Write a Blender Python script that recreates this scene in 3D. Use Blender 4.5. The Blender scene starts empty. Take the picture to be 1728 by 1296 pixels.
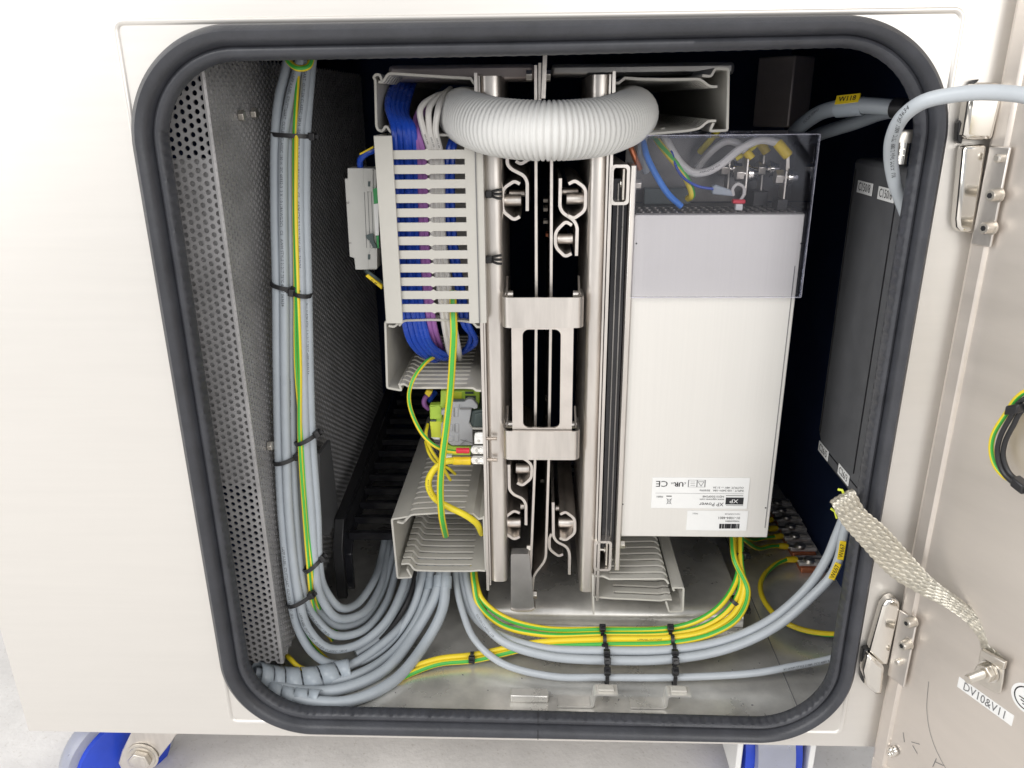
import bpy, bmesh, math, random
from mathutils import Vector as V, Matrix
random.seed(7)
SC = bpy.context.scene
COL = SC.collection
R = math.radians

# ---------------------------------------------------------------- camera
FPX, CX, CY = 1316.0, 864.0, 648.0
CAM = V((0.0, -0.5, 0.61185))
MR = ((0.99936435, 0.0024351, -0.0355665),
      (0.03426261, -0.34119851, 0.93936662),
      (-0.00984779, -0.93998811, -0.34106506))
cd = bpy.data.cameras.new('camera'); cam = bpy.data.objects.new('camera', cd); COL.objects.link(cam)
cd.sensor_fit = 'HORIZONTAL'; cd.sensor_width = 36.0; cd.lens = FPX / 1728 * 36
cd.clip_start = 0.01; cd.clip_end = 200
m4 = Matrix(((MR[0][0], -MR[0][1], -MR[0][2], CAM.x), (MR[1][0], -MR[1][1], -MR[1][2], CAM.y),
             (MR[2][0], -MR[2][1], -MR[2][2], CAM.z), (0, 0, 0, 1)))
cam.matrix_world = m4
SC.camera = cam

# ---------------------------------------------------------------- light
w = bpy.data.worlds.new('World'); SC.world = w; w.use_nodes = True
bg = w.node_tree.nodes['Background']; bg.inputs[0].default_value = (0.97, 0.98, 1.0, 1); bg.inputs[1].default_value = 0.66
SC.view_settings.view_transform = 'Standard'; SC.view_settings.look = 'None'
SC.view_settings.exposure = 0.07; SC.view_settings.gamma = 1.0

def area(name, loc, target, sx, sy, power, col=(1, 1, 1)):
    l = bpy.data.lights.new(name, 'AREA'); l.shape = 'RECTANGLE'; l.size = sx; l.size_y = sy
    l.energy = power; l.color = col
    o = bpy.data.objects.new(name, l); COL.objects.link(o); o.location = loc
    o.rotation_euler = (V(target) - V(loc)).to_track_quat('-Z', 'Y').to_euler()
    return o
area('ceiling_lamp', (-0.95, -1.20, 1.70), (0, 0.05, 0.38), 1.3, 0.7, 16, (1, 0.98, 0.95))
area('left_fill_light', (-1.9, -1.1, 1.1), (-0.2, 0, 0.4), 1.2, 1.4, 19, (1, 0.99, 0.97))  # soft fill added to brighten the left side, no window there
area('room_lamp', (0.75, -1.7, 0.95), (0, 0.1, 0.38), 1.0, 0.8, 12, (1, 0.98, 0.95))

# ---------------------------------------------------------------- pixel helpers (photo pixels -> points at a given depth)
def ray(px, py):
    c = ((px - CX) / FPX, (py - CY) / FPX, 1.0)
    return V([sum(MR[i][k] * c[k] for k in range(3)) for i in range(3)])
CLAMP = [0.0]      # inside the cabinet nothing may sink below the floor pan
def P(px, py, Y=0.1):
    r = ray(px, py); p = CAM + r * ((Y - CAM.y) / r.y)
    if CLAMP[0] and Y > 0.02 and p.z < CLAMP[0]: p = CAM + r * ((CLAMP[0] - CAM.z) / r.z)
    return p
def PX(px, py, X):
    r = ray(px, py); return CAM + r * ((X - CAM.x) / r.x)
def PZ(px, py, Z):
    r = ray(px, py); return CAM + r * ((Z - CAM.z) / r.z)
HG = V((0.268, -0.012, 0)); DT = V((math.sin(R(25)), -math.cos(R(25)), 0)); DN = V((-math.cos(R(25)), -math.sin(R(25)), 0))
def DP(t, z, h=0.0): return HG + DT * t + DN * h + V((0, 0, z))
def PD(px, py, h=0.0):
    r = ray(px, py); o = HG + DN * h
    return CAM + r * ((o - CAM).dot(DN) / r.dot(DN))
def PDt(px, py, h=0.0):
    p = PD(px, py, h); return ((p - HG).dot(DT), p.z)

# ---------------------------------------------------------------- materials
def pmat(name, col, rough=0.5, metal=0.0, var=0.08, scale=60, stretch=(1, 1, 1), bump=0.0, bscale=None, rvar=0.08, spec=0.5, trans=0, alpha=1, coat=0):
    m = bpy.data.materials.new(name); m.use_nodes = True
    nt = m.node_tree; n = nt.nodes; L = nt.links
    b = n['Principled BSDF']
    tc = n.new('ShaderNodeTexCoord'); mp = n.new('ShaderNodeMapping'); mp.inputs['Scale'].default_value = stretch
    L.new(tc.outputs['Object'], mp.inputs[0])
    no = n.new('ShaderNodeTexNoise'); no.inputs['Scale'].default_value = scale; no.inputs['Detail'].default_value = 5; no.inputs['Roughness'].default_value = 0.6
    L.new(mp.outputs[0], no.inputs['Vector'])
    rp = n.new('ShaderNodeValToRGB')
    lo = tuple(max(0, c * (1 - var)) for c in col); hi = tuple(min(1, c * (1 + var)) for c in col)
    rp.color_ramp.elements[0].position = 0.3; rp.color_ramp.elements[1].position = 0.7
    rp.color_ramp.elements[0].color = (*lo, 1); rp.color_ramp.elements[1].color = (*hi, 1)
    L.new(no.outputs[0], rp.inputs[0]); L.new(rp.outputs[0], b.inputs['Base Color'])
    mr = n.new('ShaderNodeMapRange'); mr.inputs[3].default_value = max(0.02, rough - rvar); mr.inputs[4].default_value = min(1, rough + rvar)
    L.new(no.outputs[0], mr.inputs[0]); L.new(mr.outputs[0], b.inputs['Roughness'])
    b.inputs['Metallic'].default_value = metal
    b.inputs['Specular IOR Level'].default_value = spec
    b.inputs['Transmission Weight'].default_value = trans
    b.inputs['Alpha'].default_value = alpha
    b.inputs['Coat Weight'].default_value = coat
    if bump > 0:
        nb = n.new('ShaderNodeTexNoise'); nb.inputs['Scale'].default_value = bscale or scale * 3; nb.inputs['Detail'].default_value = 4
        L.new(mp.outputs[0], nb.inputs['Vector'])
        bp = n.new('ShaderNodeBump'); bp.inputs['Strength'].default_value = bump; bp.inputs['Distance'].default_value = 0.002
        L.new(nb.outputs[0], bp.inputs['Height']); L.new(bp.outputs[0], b.inputs['Normal'])
    return m
M = {}
M['face'] = pmat('brushed_steel', (0.735, 0.71, 0.675), 0.42, 0.65, 0.014, 9, (1, 1, 22), 0.02, 160, 0.04)
M['steel'] = pmat('stainless_steel', (0.70, 0.66, 0.62), 0.36, 0.95, 0.12, 12, (8, 1, 1), 0.05, 60)
M['hook'] = pmat('cut_steel', (0.74, 0.69, 0.645), 0.38, 1.0, 0.08, 40, (1, 1, 1), 0.08, 300)
M['door'] = pmat('door_steel', (0.70, 0.645, 0.59), 0.42, 0.75, 0.05, 5, (1, 1, 6), 0.04, 60)
M['chrome'] = pmat('polished_steel', (0.78, 0.75, 0.70), 0.12, 1.0, 0.04, 30, rvar=0.05)
M['bolt'] = pmat('bolt_steel', (0.68, 0.64, 0.58), 0.36, 0.95, 0.06, 80)
M['pan'] = pmat('floor_pan_steel', (0.70, 0.685, 0.65), 0.30, 0.6, 0.30, 16, (1, 1, 1), 0.05, 40, 0.16)
M['darksteel'] = pmat('dark_steel', (0.34, 0.33, 0.32), 0.3, 0.7, 0.2, 20)
M['inner'] = pmat('inner_wall_shade_blue', (0.026, 0.040, 0.095), 0.7, 0, 0.15, 10, spec=0.04)  # shade of the deep interior put into the wall colour
M['perf'] = pmat('perforated_steel', (0.37, 0.365, 0.37), 0.42, 0.35, 0.15, 30)
M['rubber'] = pmat('black_rubber', (0.040, 0.042, 0.050), 0.40, 0, 0.2, 50, (1, 1, 1), 0.10, 500, 0.07)
M['black'] = pmat('black_plastic', (0.016, 0.016, 0.018), 0.38, 0, 0.15, 60)
M['blackgloss'] = pmat('black_painted_rail', (0.02, 0.02, 0.024), 0.14, 0, 0.2, 40)
M['duct'] = pmat('grey_pvc', (0.50, 0.485, 0.445), 0.45, 0, 0.03, 30)
M['conduit'] = pmat('pale_conduit_plastic', (0.68, 0.68, 0.665), 0.62, 0, 0.03, 30)
M['cable'] = pmat('grey_cable_sheath', (0.375, 0.415, 0.455), 0.42, 0, 0.06, 40)
M['cablelight'] = pmat('pale_grey_cable_sheath', (0.44, 0.475, 0.51), 0.38, 0, 0.05, 40)
M['blue'] = pmat('blue_insulation', (0.014, 0.065, 0.44), 0.27, 0, 0.15, 60)
M['lightblue'] = pmat('light_blue_insulation', (0.05, 0.22, 0.70), 0.35, 0, 0.1, 60)
M['purple'] = pmat('purple_insulation', (0.33, 0.13, 0.40), 0.4, 0, 0.1, 60)
M['white'] = pmat('white_insulation', (0.66, 0.64, 0.61), 0.4, 0, 0.05, 60)
M['yellow'] = pmat('yellow_plastic', (0.83, 0.60, 0.02), 0.35, 0, 0.07, 60)
M['yellowins'] = pmat('yellow_insulation', (0.80, 0.66, 0.03), 0.4, 0, 0.07, 60)
M['green'] = pmat('green_plastic', (0.045, 0.33, 0.10), 0.4, 0, 0.07, 60)
M['lime'] = pmat('lime_plastic', (0.42, 0.62, 0.07), 0.4, 0, 0.08, 40)
M['limeyellow'] = pmat('lime_yellow_plastic', (0.62, 0.70, 0.06), 0.4, 0, 0.08, 40)
M['red'] = pmat('red_plastic', (0.72, 0.03, 0.06), 0.35, 0, 0.07, 60)
M['grey'] = pmat('grey_terminal_plastic', (0.36, 0.37, 0.39), 0.45, 0, 0.05, 40)
M['module'] = pmat('pale_module_plastic', (0.50, 0.495, 0.47), 0.45, 0, 0.04, 40)
M['slate'] = pmat('slate_plastic', (0.06, 0.085, 0.085), 0.4, 0, 0.1, 40)
M['copper'] = pmat('copper', (0.70, 0.25, 0.13), 0.3, 0.7, 0.1, 60)
M['psu'] = pmat('brushed_aluminium', (0.74, 0.72, 0.685), 0.42, 0.3, 0.016, 9, (60, 1, 1), 0.02, 50)
M['psutop'] = pmat('slotted_dark_sheet', (0.13, 0.125, 0.12), 0.4, 0.7, 0.1, 40)
M['label'] = pmat('white_label', (0.80, 0.80, 0.79), 0.45, 0, 0.02, 60)
M['ink'] = pmat('black_ink', (0.015, 0.015, 0.018), 0.6, 0, 0.1, 60)
M['greyink'] = pmat('grey_ink', (0.16, 0.16, 0.165), 0.6, 0, 0.1, 60)
M['drive'] = pmat('dark_grey_housing', (0.10, 0.102, 0.108), 0.48, 0, 0.08, 60, bump=0.05, bscale=600)
M['wheelblue'] = pmat('blue_wheel_plastic', (0.015, 0.06, 0.55), 0.4, 0, 0.08, 50)
M['tread'] = pmat('clear_tread', (0.62, 0.64, 0.68), 0.3, 0, 0.05, 50, trans=0.5)
M['braid'] = pmat('tinned_braid', (0.74, 0.70, 0.61), 0.34, 0.65, 0.22, 500)
M['wrap'] = pmat('translucent_wrap', (0.50, 0.56, 0.62), 0.25, 0, 0.05, 50, alpha=0.72)
M['clearblock'] = pmat('clear_terminal', (0.55, 0.53, 0.52), 0.12, 0, 0.3, 90, trans=0.75)
M['clip'] = pmat('tinned_clip', (0.66, 0.63, 0.61), 0.2, 0.35, 0.35, 140)
M['roofbrown'] = pmat('inner_bar_steel', (0.50, 0.44, 0.42), 0.4, 0.6, 0.15, 20)

def floor_mat():
    m = pmat('concrete', (0.72, 0.70, 0.68), 0.75, 0, 0.16, 7, bump=0.4, bscale=120)
    nt = m.node_tree; n = nt.nodes; L = nt.links; b = n['Principled BSDF']
    src = b.inputs['Base Color'].links[0].from_socket
    vo = n.new('ShaderNodeTexNoise'); vo.inputs['Scale'].default_value = 260; vo.inputs['Detail'].default_value = 2
    tc = n.new('ShaderNodeTexCoord'); L.new(tc.outputs['Object'], vo.inputs['Vector'])
    rp = n.new('ShaderNodeValToRGB'); rp.color_ramp.elements[0].position = 0.62; rp.color_ramp.elements[1].position = 0.72
    rp.color_ramp.elements[0].color = (1, 1, 1, 1); rp.color_ramp.elements[1].color = (0.88, 0.87, 0.85, 1)
    L.new(vo.outputs[0], rp.inputs[0])
    mx = n.new('ShaderNodeMix'); mx.data_type = 'RGBA'; mx.blend_type = 'MULTIPLY'; mx.inputs[0].default_value = 1
    L.new(src, mx.inputs[6]); L.new(rp.outputs[0], mx.inputs[7]); L.new(mx.outputs[2], b.inputs['Base Color'])
    return m
M['floor'] = floor_mat()

def stripe_mat():
    m = bpy.data.materials.new('green_yellow_insulation'); m.use_nodes = True
    nt = m.node_tree; n = nt.nodes; L = nt.links; b = n['Principled BSDF']
    uv = n.new('ShaderNodeUVMap'); uv.uv_map = 'UVMap'
    sp = n.new('ShaderNodeSeparateXYZ'); L.new(uv.outputs[0], sp.inputs[0])
    fr = n.new('ShaderNodeMath'); fr.operation = 'FRACT'; L.new(sp.outputs[0], fr.inputs[0])
    s = n.new('ShaderNodeMath'); s.operation = 'SUBTRACT'; s.inputs[1].default_value = 0.5; L.new(fr.outputs[0], s.inputs[0])
    a = n.new('ShaderNodeMath'); a.operation = 'ABSOLUTE'; L.new(s.outputs[0], a.inputs[0])
    c = n.new('ShaderNodeMath'); c.operation = 'LESS_THAN'; c.inputs[1].default_value = 0.095; L.new(a.outputs[0], c.inputs[0])
    mx = n.new('ShaderNodeMix'); mx.data_type = 'RGBA'
    mx.inputs[6].default_value = (0.80, 0.62, 0.03, 1); mx.inputs[7].default_value = (0.06, 0.42, 0.06, 1)
    L.new(c.outputs[0], mx.inputs[0]); L.new(mx.outputs[2], b.inputs['Base Color']); b.inputs['Roughness'].default_value = 0.38
    return m
M['gy'] = stripe_mat()

def acrylic():
    m = bpy.data.materials.new('clear_acrylic'); m.use_nodes = True
    nt = m.node_tree; n = nt.nodes; L = nt.links
    for x in list(n):
        if x.type != 'OUTPUT_MATERIAL': n.remove(x)
    out = [x for x in n if x.type == 'OUTPUT_MATERIAL'][0]
    t = n.new('ShaderNodeBsdfTransparent'); t.inputs[0].default_value = (0.970, 0.968, 0.983, 1)
    g = n.new('ShaderNodeBsdfGlossy'); g.inputs['Roughness'].default_value = 0.04; g.inputs[0].default_value = (0.9, 0.92, 1, 1)
    lw = n.new('ShaderNodeFresnel'); lw.inputs[0].default_value = 1.49
    no = n.new('ShaderNodeTexNoise'); no.inputs['Scale'].default_value = 14; no.inputs['Detail'].default_value = 3
    tc = n.new('ShaderNodeTexCoord'); L.new(tc.outputs['Object'], no.inputs['Vector'])
    bp = n.new('ShaderNodeBump'); bp.inputs['Strength'].default_value = 0.06; bp.inputs['Distance'].default_value = 0.003
    L.new(no.outputs[0], bp.inputs['Height']); L.new(bp.outputs[0], g.inputs['Normal'])
    k = n.new('ShaderNodeMath'); k.operation = 'MULTIPLY_ADD'; k.inputs[1].default_value = 0.8; k.inputs[2].default_value = 0.01; k.use_clamp = True
    L.new(lw.outputs[0], k.inputs[0])
    mx = n.new('ShaderNodeMixShader'); L.new(k.outputs[0], mx.inputs[0]); L.new(t.outputs[0], mx.inputs[1]); L.new(g.outputs[0], mx.inputs[2])
    L.new(mx.outputs[0], out.inputs[0])
    return m
M['acrylic'] = acrylic()
M['acedge'] = pmat('acrylic_edge_glint', (0.66, 0.66, 0.78), 0.2, 0, 0.3, 90, alpha=0.32)  # pale colour for the painted edge glow of the acrylic

# ---------------------------------------------------------------- mesh builder
class MB:
    def __init__(s): s.v = []; s.f = []; s.uv = {}
    def add(s, verts, faces):
        o = len(s.v); s.v += [tuple(x) for x in verts]; s.f += [tuple(i + o for i in f) for f in faces]; return s
    def obox(s, c, ax, ay, az):     # centre, three half-axis vectors
        c = V(c); ax = V(ax); ay = V(ay); az = V(az)
        vs = [c + ax * i + ay * j + az * k for k in (-1, 1) for j in (-1, 1) for i in (-1, 1)]
        return s.add(vs, [(0, 2, 3, 1), (4, 5, 7, 6), (0, 1, 5, 4), (2, 6, 7, 3), (0, 4, 6, 2), (1, 3, 7, 5)])
    def box(s, x0, x1, y0, y1, z0, z1):
        return s.obox(((x0 + x1) / 2, (y0 + y1) / 2, (z0 + z1) / 2), ((x1 - x0) / 2, 0, 0), (0, (y1 - y0) / 2, 0), (0, 0, (z1 - z0) / 2))
    def prism(s, pts, vec):         # polygon (3-D points) extruded along vec
        pts = [V(p) for p in pts]; n = len(pts); vec = V(vec)
        fs = [tuple(range(n)), tuple(range(2 * n - 1, n - 1, -1))]
        fs += [(i, i + n, (i + 1) % n + n, (i + 1) % n) for i in range(n)]
        return s.add(pts + [p + vec for p in pts], fs)
    def ribbon(s, pts, th, vec, up):     # open polyline with thickness th in the plane whose normal is up, extruded along vec
        pts = [V(p) for p in pts]; up = V(up).normalized(); vec = V(vec); A = []; B = []
        for i, p in enumerate(pts):
            d0 = (pts[i] - pts[i - 1]).normalized() if i else None
            d1 = (pts[i + 1] - pts[i]).normalized() if i < len(pts) - 1 else None
            d0 = d0 or d1; d1 = d1 or d0
            n0 = up.cross(d0); n1 = up.cross(d1); nn = (n0 + n1)
            if nn.length < 1e-6: nn = n0
            nn.normalize(); k = th / 2 / max(0.35, nn.dot(n0)); A.append(p + nn * k); B.append(p - nn * k)
        n = len(pts); vs = A + B + [a + vec for a in A] + [b + vec for b in B]; fs = []
        for i in range(n - 1):
            fs += [(i, i + 1, n + i + 1, n + i), (2 * n + i, 3 * n + i, 3 * n + i + 1, 2 * n + i + 1),
                   (i, 2 * n + i, 2 * n + i + 1, i + 1), (n + i, n + i + 1, 3 * n + i + 1, 3 * n + i)]
        fs += [(0, n, 3 * n, 2 * n), (n - 1, 3 * n - 1, 4 * n - 1, 2 * n - 1)]
        return s.add(vs, fs)
    def cyl(s, a, b, r, n=16, r2=None, rot=0):
        a = V(a); b = V(b); d = (b - a).normalized(); u = d.orthogonal().normalized(); v = d.cross(u); r2 = r if r2 is None else r2
        c = [(math.cos(2 * math.pi * i / n + rot), math.sin(2 * math.pi * i / n + rot)) for i in range(n)]
        vs = [a + (u * x + v * y) * r for x, y in c] + [b + (u * x + v * y) * r2 for x, y in c]
        fs = [tuple(reversed(range(n))), tuple(range(n, 2 * n))] + [(i, (i + 1) % n, (i + 1) % n + n, i + n) for i in range(n)]
        return s.add(vs, fs)
    def lathe(s, a, d, prof, n=24):      # prof: (distance along d, radius)
        a = V(a); d = V(d).normalized(); u = d.orthogonal().normalized(); v = d.cross(u); vs = []; fs = []
        for h, r in prof:
            vs += [a + d * h + (u * math.cos(2 * math.pi * i / n) + v * math.sin(2 * math.pi * i / n)) * r for i in range(n)]
        for k in range(len(prof) - 1):
            fs += [(k * n + i, k * n + (i + 1) % n, (k + 1) * n + (i + 1) % n, (k + 1) * n + i) for i in range(n)]
        fs += [tuple(reversed(range(n))), tuple(range((len(prof) - 1) * n, len(prof) * n))]
        return s.add(vs, fs)
    def grid(s, rows, closed=False):
        o = len(s.v); n = len(rows[0])
        for r in rows: s.v += [tuple(p) for p in r]
        for i in range(len(rows) - 1):
            for j in range(n if closed else n - 1):
                s.f.append((o + i * n + j, o + i * n + (j + 1) % n, o + (i + 1) * n + (j + 1) % n, o + (i + 1) * n + j))
        return s
    def tube(s, path, r, n=10, uv=None, caps=True):
        fr = frames(path); o = len(s.v); rr = r if callable(r) else (lambda i: r)
        for i, (p, t, u, b) in enumerate(fr):
            q = rr(i); s.v += [tuple(p + (u * math.cos(2 * math.pi * k / n) + b * math.sin(2 * math.pi * k / n)) * q) for k in range(n)]
        L = 0.0
        for i in range(len(fr) - 1):
            l1 = L + (fr[i + 1][0] - fr[i][0]).length
            for k in range(n):
                k2 = (k + 1) % n
                if uv: s.uv[len(s.f)] = [(k / n + uv[0] + uv[1] * L, L), ((k + 1) / n + uv[0] + uv[1] * L, L), ((k + 1) / n + uv[0] + uv[1] * l1, l1), (k / n + uv[0] + uv[1] * l1, l1)]
                s.f.append((o + i * n + k, o + i * n + k2, o + (i + 1) * n + k2, o + (i + 1) * n + k))
            L = l1
        if caps:
            s.f.append(tuple(o + k for k in reversed(range(n)))); e = o + (len(fr) - 1) * n; s.f.append(tuple(e + k for k in range(n)))
        return s
    def build(s, name, mat, parent=None, bevel=0, ang=35, recalc=True):
        me = bpy.data.meshes.new(name); me.from_pydata(s.v, [], s.f)
        if s.uv:
            ul = me.uv_layers.new(name='UVMap')
            for fi, uvs in s.uv.items():
                ls = me.polygons[fi].loop_start
                for k, q in enumerate(uvs): ul.data[ls + k].uv = q
        if recalc:
            bm = bmesh.new(); bm.from_mesh(me); bmesh.ops.recalc_face_normals(bm, faces=bm.faces); bm.to_mesh(me); bm.free()
        me.polygons.foreach_set('use_smooth', [True] * len(me.polygons)); me.set_sharp_from_angle(angle=R(ang))
        me.materials.append(M[mat] if isinstance(mat, str) else mat)
        o = bpy.data.objects.new(name, me); COL.objects.link(o)
        if parent: o.parent = parent; o.matrix_parent_inverse = parent.matrix_world.inverted()
        if bevel:
            md = o.modifiers.new('bevel', 'BEVEL'); md.width = bevel; md.segments = 2; md.limit_method = 'ANGLE'; md.angle_limit = R(40)
        return o
def tag(o, label=None, cat=None, group=None, kind=None):
    if label: o['label'] = label
    if cat: o['category'] = cat
    if group: o['group'] = group
    if kind: o['kind'] = kind
    return o
def empty(name, loc, label=None, cat=None, group=None):
    o = bpy.data.objects.new(name, None); COL.objects.link(o); o.empty_display_size = 0.02
    o.matrix_world = Matrix.Translation(V(loc)); return tag(o, label, cat, group)
def copyof(o, parent, offs):
    c = o.copy(); COL.objects.link(c); c.parent = parent
    c.matrix_parent_inverse = parent.matrix_world.inverted(); c.matrix_basis = Matrix.Translation(V(offs)) @ o.matrix_basis
    return c
def catmull(pts, n=8):
    pts = [V(p) for p in pts]; out = []; q = [pts[0] * 2 - pts[1]] + pts + [pts[-1] * 2 - pts[-2]]
    for i in range(1, len(q) - 2):
        p0, p1, p2, p3 = q[i - 1:i + 3]
        # centripetal spacing
        t1 = max(1e-6, (p1 - p0).length ** 0.5); t2 = t1 + max(1e-6, (p2 - p1).length ** 0.5); t3 = t2 + max(1e-6, (p3 - p2).length ** 0.5)
        for k in range(n):
            t = t1 + (t2 - t1) * k / n
            a1 = p0 * ((t1 - t) / t1) + p1 * (t / t1); a2 = p1 * ((t2 - t) / (t2 - t1)) + p2 * ((t - t1) / (t2 - t1)); a3 = p2 * ((t3 - t) / (t3 - t2)) + p3 * ((t - t2) / (t3 - t2))
            b1 = a1 * ((t2 - t) / t2) + a2 * (t / t2); b2 = a2 * ((t3 - t) / (t3 - t1)) + a3 * ((t - t1) / (t3 - t1))
            out.append(b1 * ((t2 - t) / (t2 - t1)) + b2 * ((t - t1) / (t2 - t1)))
    out.append(pts[-1]); return out
def frames(path, ref=V((0, -1, 0.25))):
    path = [V(p) for p in path]; out = []; u = None
    for i, p in enumerate(path):
        t = (path[min(i + 1, len(path) - 1)] - path[max(i - 1, 0)]).normalized()
        if u is None:
            u = ref - t * ref.dot(t)
            if u.length < 0.15: u = t.orthogonal()
        else: u = u - t * u.dot(t)
        u.normalize(); out.append((p, t, u.copy(), t.cross(u)))
    return out
def fillet(pts, r, n=4):
    pts = [V(p) for p in pts]; out = [pts[0]]
    for i in range(1, len(pts) - 1):
        a, p, b = pts[i - 1], pts[i], pts[i + 1]; k = min(r, (a - p).length * 0.45, (b - p).length * 0.45)
        s = p + (a - p).normalized() * k; e = p + (b - p).normalized() * k
        for j in range(n + 1):
            t = j / n; out.append(s * (1 - t) ** 2 + p * 2 * t * (1 - t) + e * t * t)
    out.append(pts[-1]); return out

# text: glyph outlines turned into flat meshes
def glyphs(s, size, align='LEFT', res=2):
    cu = bpy.data.curves.new('t', 'FONT'); cu.body = s; cu.size = size; cu.align_x = align; cu.align_y = 'CENTER'; cu.resolution_u = res
    o = bpy.data.objects.new('t', cu); COL.objects.link(o)
    dg = bpy.context.evaluated_depsgraph_get(); me = bpy.data.meshes.new_from_object(o.evaluated_get(dg))
    vs = [v.co.copy() for v in me.vertices]; fs = [tuple(p.vertices) for p in me.polygons]
    bpy.data.objects.remove(o); bpy.data.curves.remove(cu); bpy.data.meshes.remove(me)
    return vs, fs
def lettering(parent, s, o, right, up, size, mat='ink', align='CENTER', name='lettering', sx=1.0, bold=0):
    vs, fs = glyphs(s, size, align); right = V(right).normalized(); up = V(up).normalized(); o = V(o)
    mb = MB(); mb.add([o + right * v.x * sx + up * v.y for v in vs], fs)
    if bold: mb.add([o + right * (v.x * sx + bold) + up * v.y + right.cross(up) * 0.00002 for v in vs], fs)
    return mb.build(name, mat, parent, recalc=False)
def cable_text(parent, path, r, s, start, size, mat='ink', ang=0.0):
    vs, fs = glyphs(s, size); acc = [0.0]
    for i in range(1, len(path)): acc.append(acc[-1] + (path[i] - path[i - 1]).length)
    ref = V((0.0, -1, 0.28)); out = []
    for v in vs:
        d = start + v.x; i = 0
        d = min(max(d, 0), acc[-1] - 1e-5)
        while acc[i + 1] < d: i += 1
        f = (d - acc[i]) / (acc[i + 1] - acc[i]); p = path[i].lerp(path[i + 1], f)
        def tn(j): return (path[min(j + 1, len(path) - 1)] - path[max(j - 1, 0)]).normalized()
        t = tn(i).lerp(tn(i + 1), f).normalized(); n = (ref - t * ref.dot(t)).normalized(); b = n.cross(t); th = v.y / r + ang
        out.append(p + (n * math.cos(th) + b * math.sin(th)) * (r + 0.00006))
    mb = MB(); mb.add(out, fs); return mb.build('lettering', mat, parent, recalc=False)

def cable(name, label, cat, pts, r, mat, group=None, n=10, k=8, uv=None, text=None, tmat='ink'):
    path = catmull(pts, k)
    o = MB().tube(path, r, n, uv).build(name, mat); tag(o, label, cat, group)
    for t in (text or []): cable_text(o, path, r, t[0], t[1], t[2] if len(t) > 2 else r * 0.62, tmat, t[3] if len(t) > 3 else 0)
    return o, path
def gy(label, pts, r, group=None, ph=0.0, tw=0.6, k=8, text=None, name='earth_wire'):
    return cable(name, label, 'wire', pts, r, 'gy', group, 12, k, (ph, tw), text)
def tie(label, c, u, v, n, ru, rv, w=0.0032, head=None, group=None, flip=1):
    c = V(c); u = V(u).normalized(); v = V(v).normalized(); n = V(n).normalized(); N = 28; th = 0.0011; rows = []
    for i in range(N):
        a = 2 * math.pi * i / N; d = u * math.cos(a) * ru + v * math.sin(a) * rv; e = (u * math.cos(a) + v * math.sin(a)) * th
        rows.append([c + d - n * w / 2, c + d + e - n * w / 2, c + d + e + n * w / 2, c + d + n * w / 2])
    rows.append(rows[0])
    o = MB().grid(rows, True).build('cable_tie', 'black'); tag(o, label, 'cable tie', group)
    a = head if head is not None else 0.0
    q = u * math.cos(a) + v * math.sin(a); hp = c + u * math.cos(a) * (ru + 0.0018) + v * math.sin(a) * (rv + 0.0018); tg = n.cross(q)
    MB().obox(hp, q * 0.0026, tg * 0.0030, n * 0.0028).build('head', 'black', o, 0.0006)
    MB().obox(hp + q * 0.0034 , q * 0.0018, tg * 0.0006, n * 0.0013).build('tail', 'black', o)
    return o
def hexnut(a, d, r, h): return MB().cyl(a, V(a) + V(d).normalized() * h, r, 6)

X1, Y1, Z1 = V((1, 0, 0)), V((0, 1, 0)), V((0, 0, 1))
#================================================================ SETTING
FZ = 0.012
o = MB().add([(-6, -5, FZ), (6, -5, FZ), (6, 7, FZ), (-6, 7, FZ)], [(0, 1, 2, 3)]).build('floor', 'floor'); tag(o, kind='structure')
#================================================================ CABINET
GX0, GX1, GZ0, GZ1, GR = -0.2512, 0.2412, 0.1295, 0.6558, 0.069
CB, CT, CL, CR = 0.1205, 0.90, -0.4265, 0.2725
def rrect(x0, x1, z0, z1, r, step):
    pts = []
    def seg(a, b):
        n = max(1, int((V(b) - V(a)).length / step))
        for i in range(n): pts.append((V(a).lerp(V(b), i / n)))
    def arc(cx, cz, a0):
        n = max(6, int(r * math.pi / 2 / step))
        for i in range(n):
            a = a0 + math.pi / 2 * i / n; pts.append(V((cx + r * math.cos(a), 0, cz + r * math.sin(a))))
    seg((x0 + r, 0, z0), (x1 - r, 0, z0)); arc(x1 - r, z0 + r, -math.pi / 2)
    seg((x1, 0, z0 + r), (x1, 0, z1 - r)); arc(x1 - r, z1 - r, 0)
    seg((x1 - r, 0, z1), (x0 + r, 0, z1)); arc(x0 + r, z1 - r, math.pi / 2)
    seg((x0, 0, z1 - r), (x0, 0, z0 + r)); arc(x0 + r, z0 + r, math.pi)
    return pts
cab = empty('electrical_cabinet', (-0.07, 0.25, CB), 'brushed stainless steel cabinet standing on casters with a black sealed opening', 'cabinet')
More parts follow.
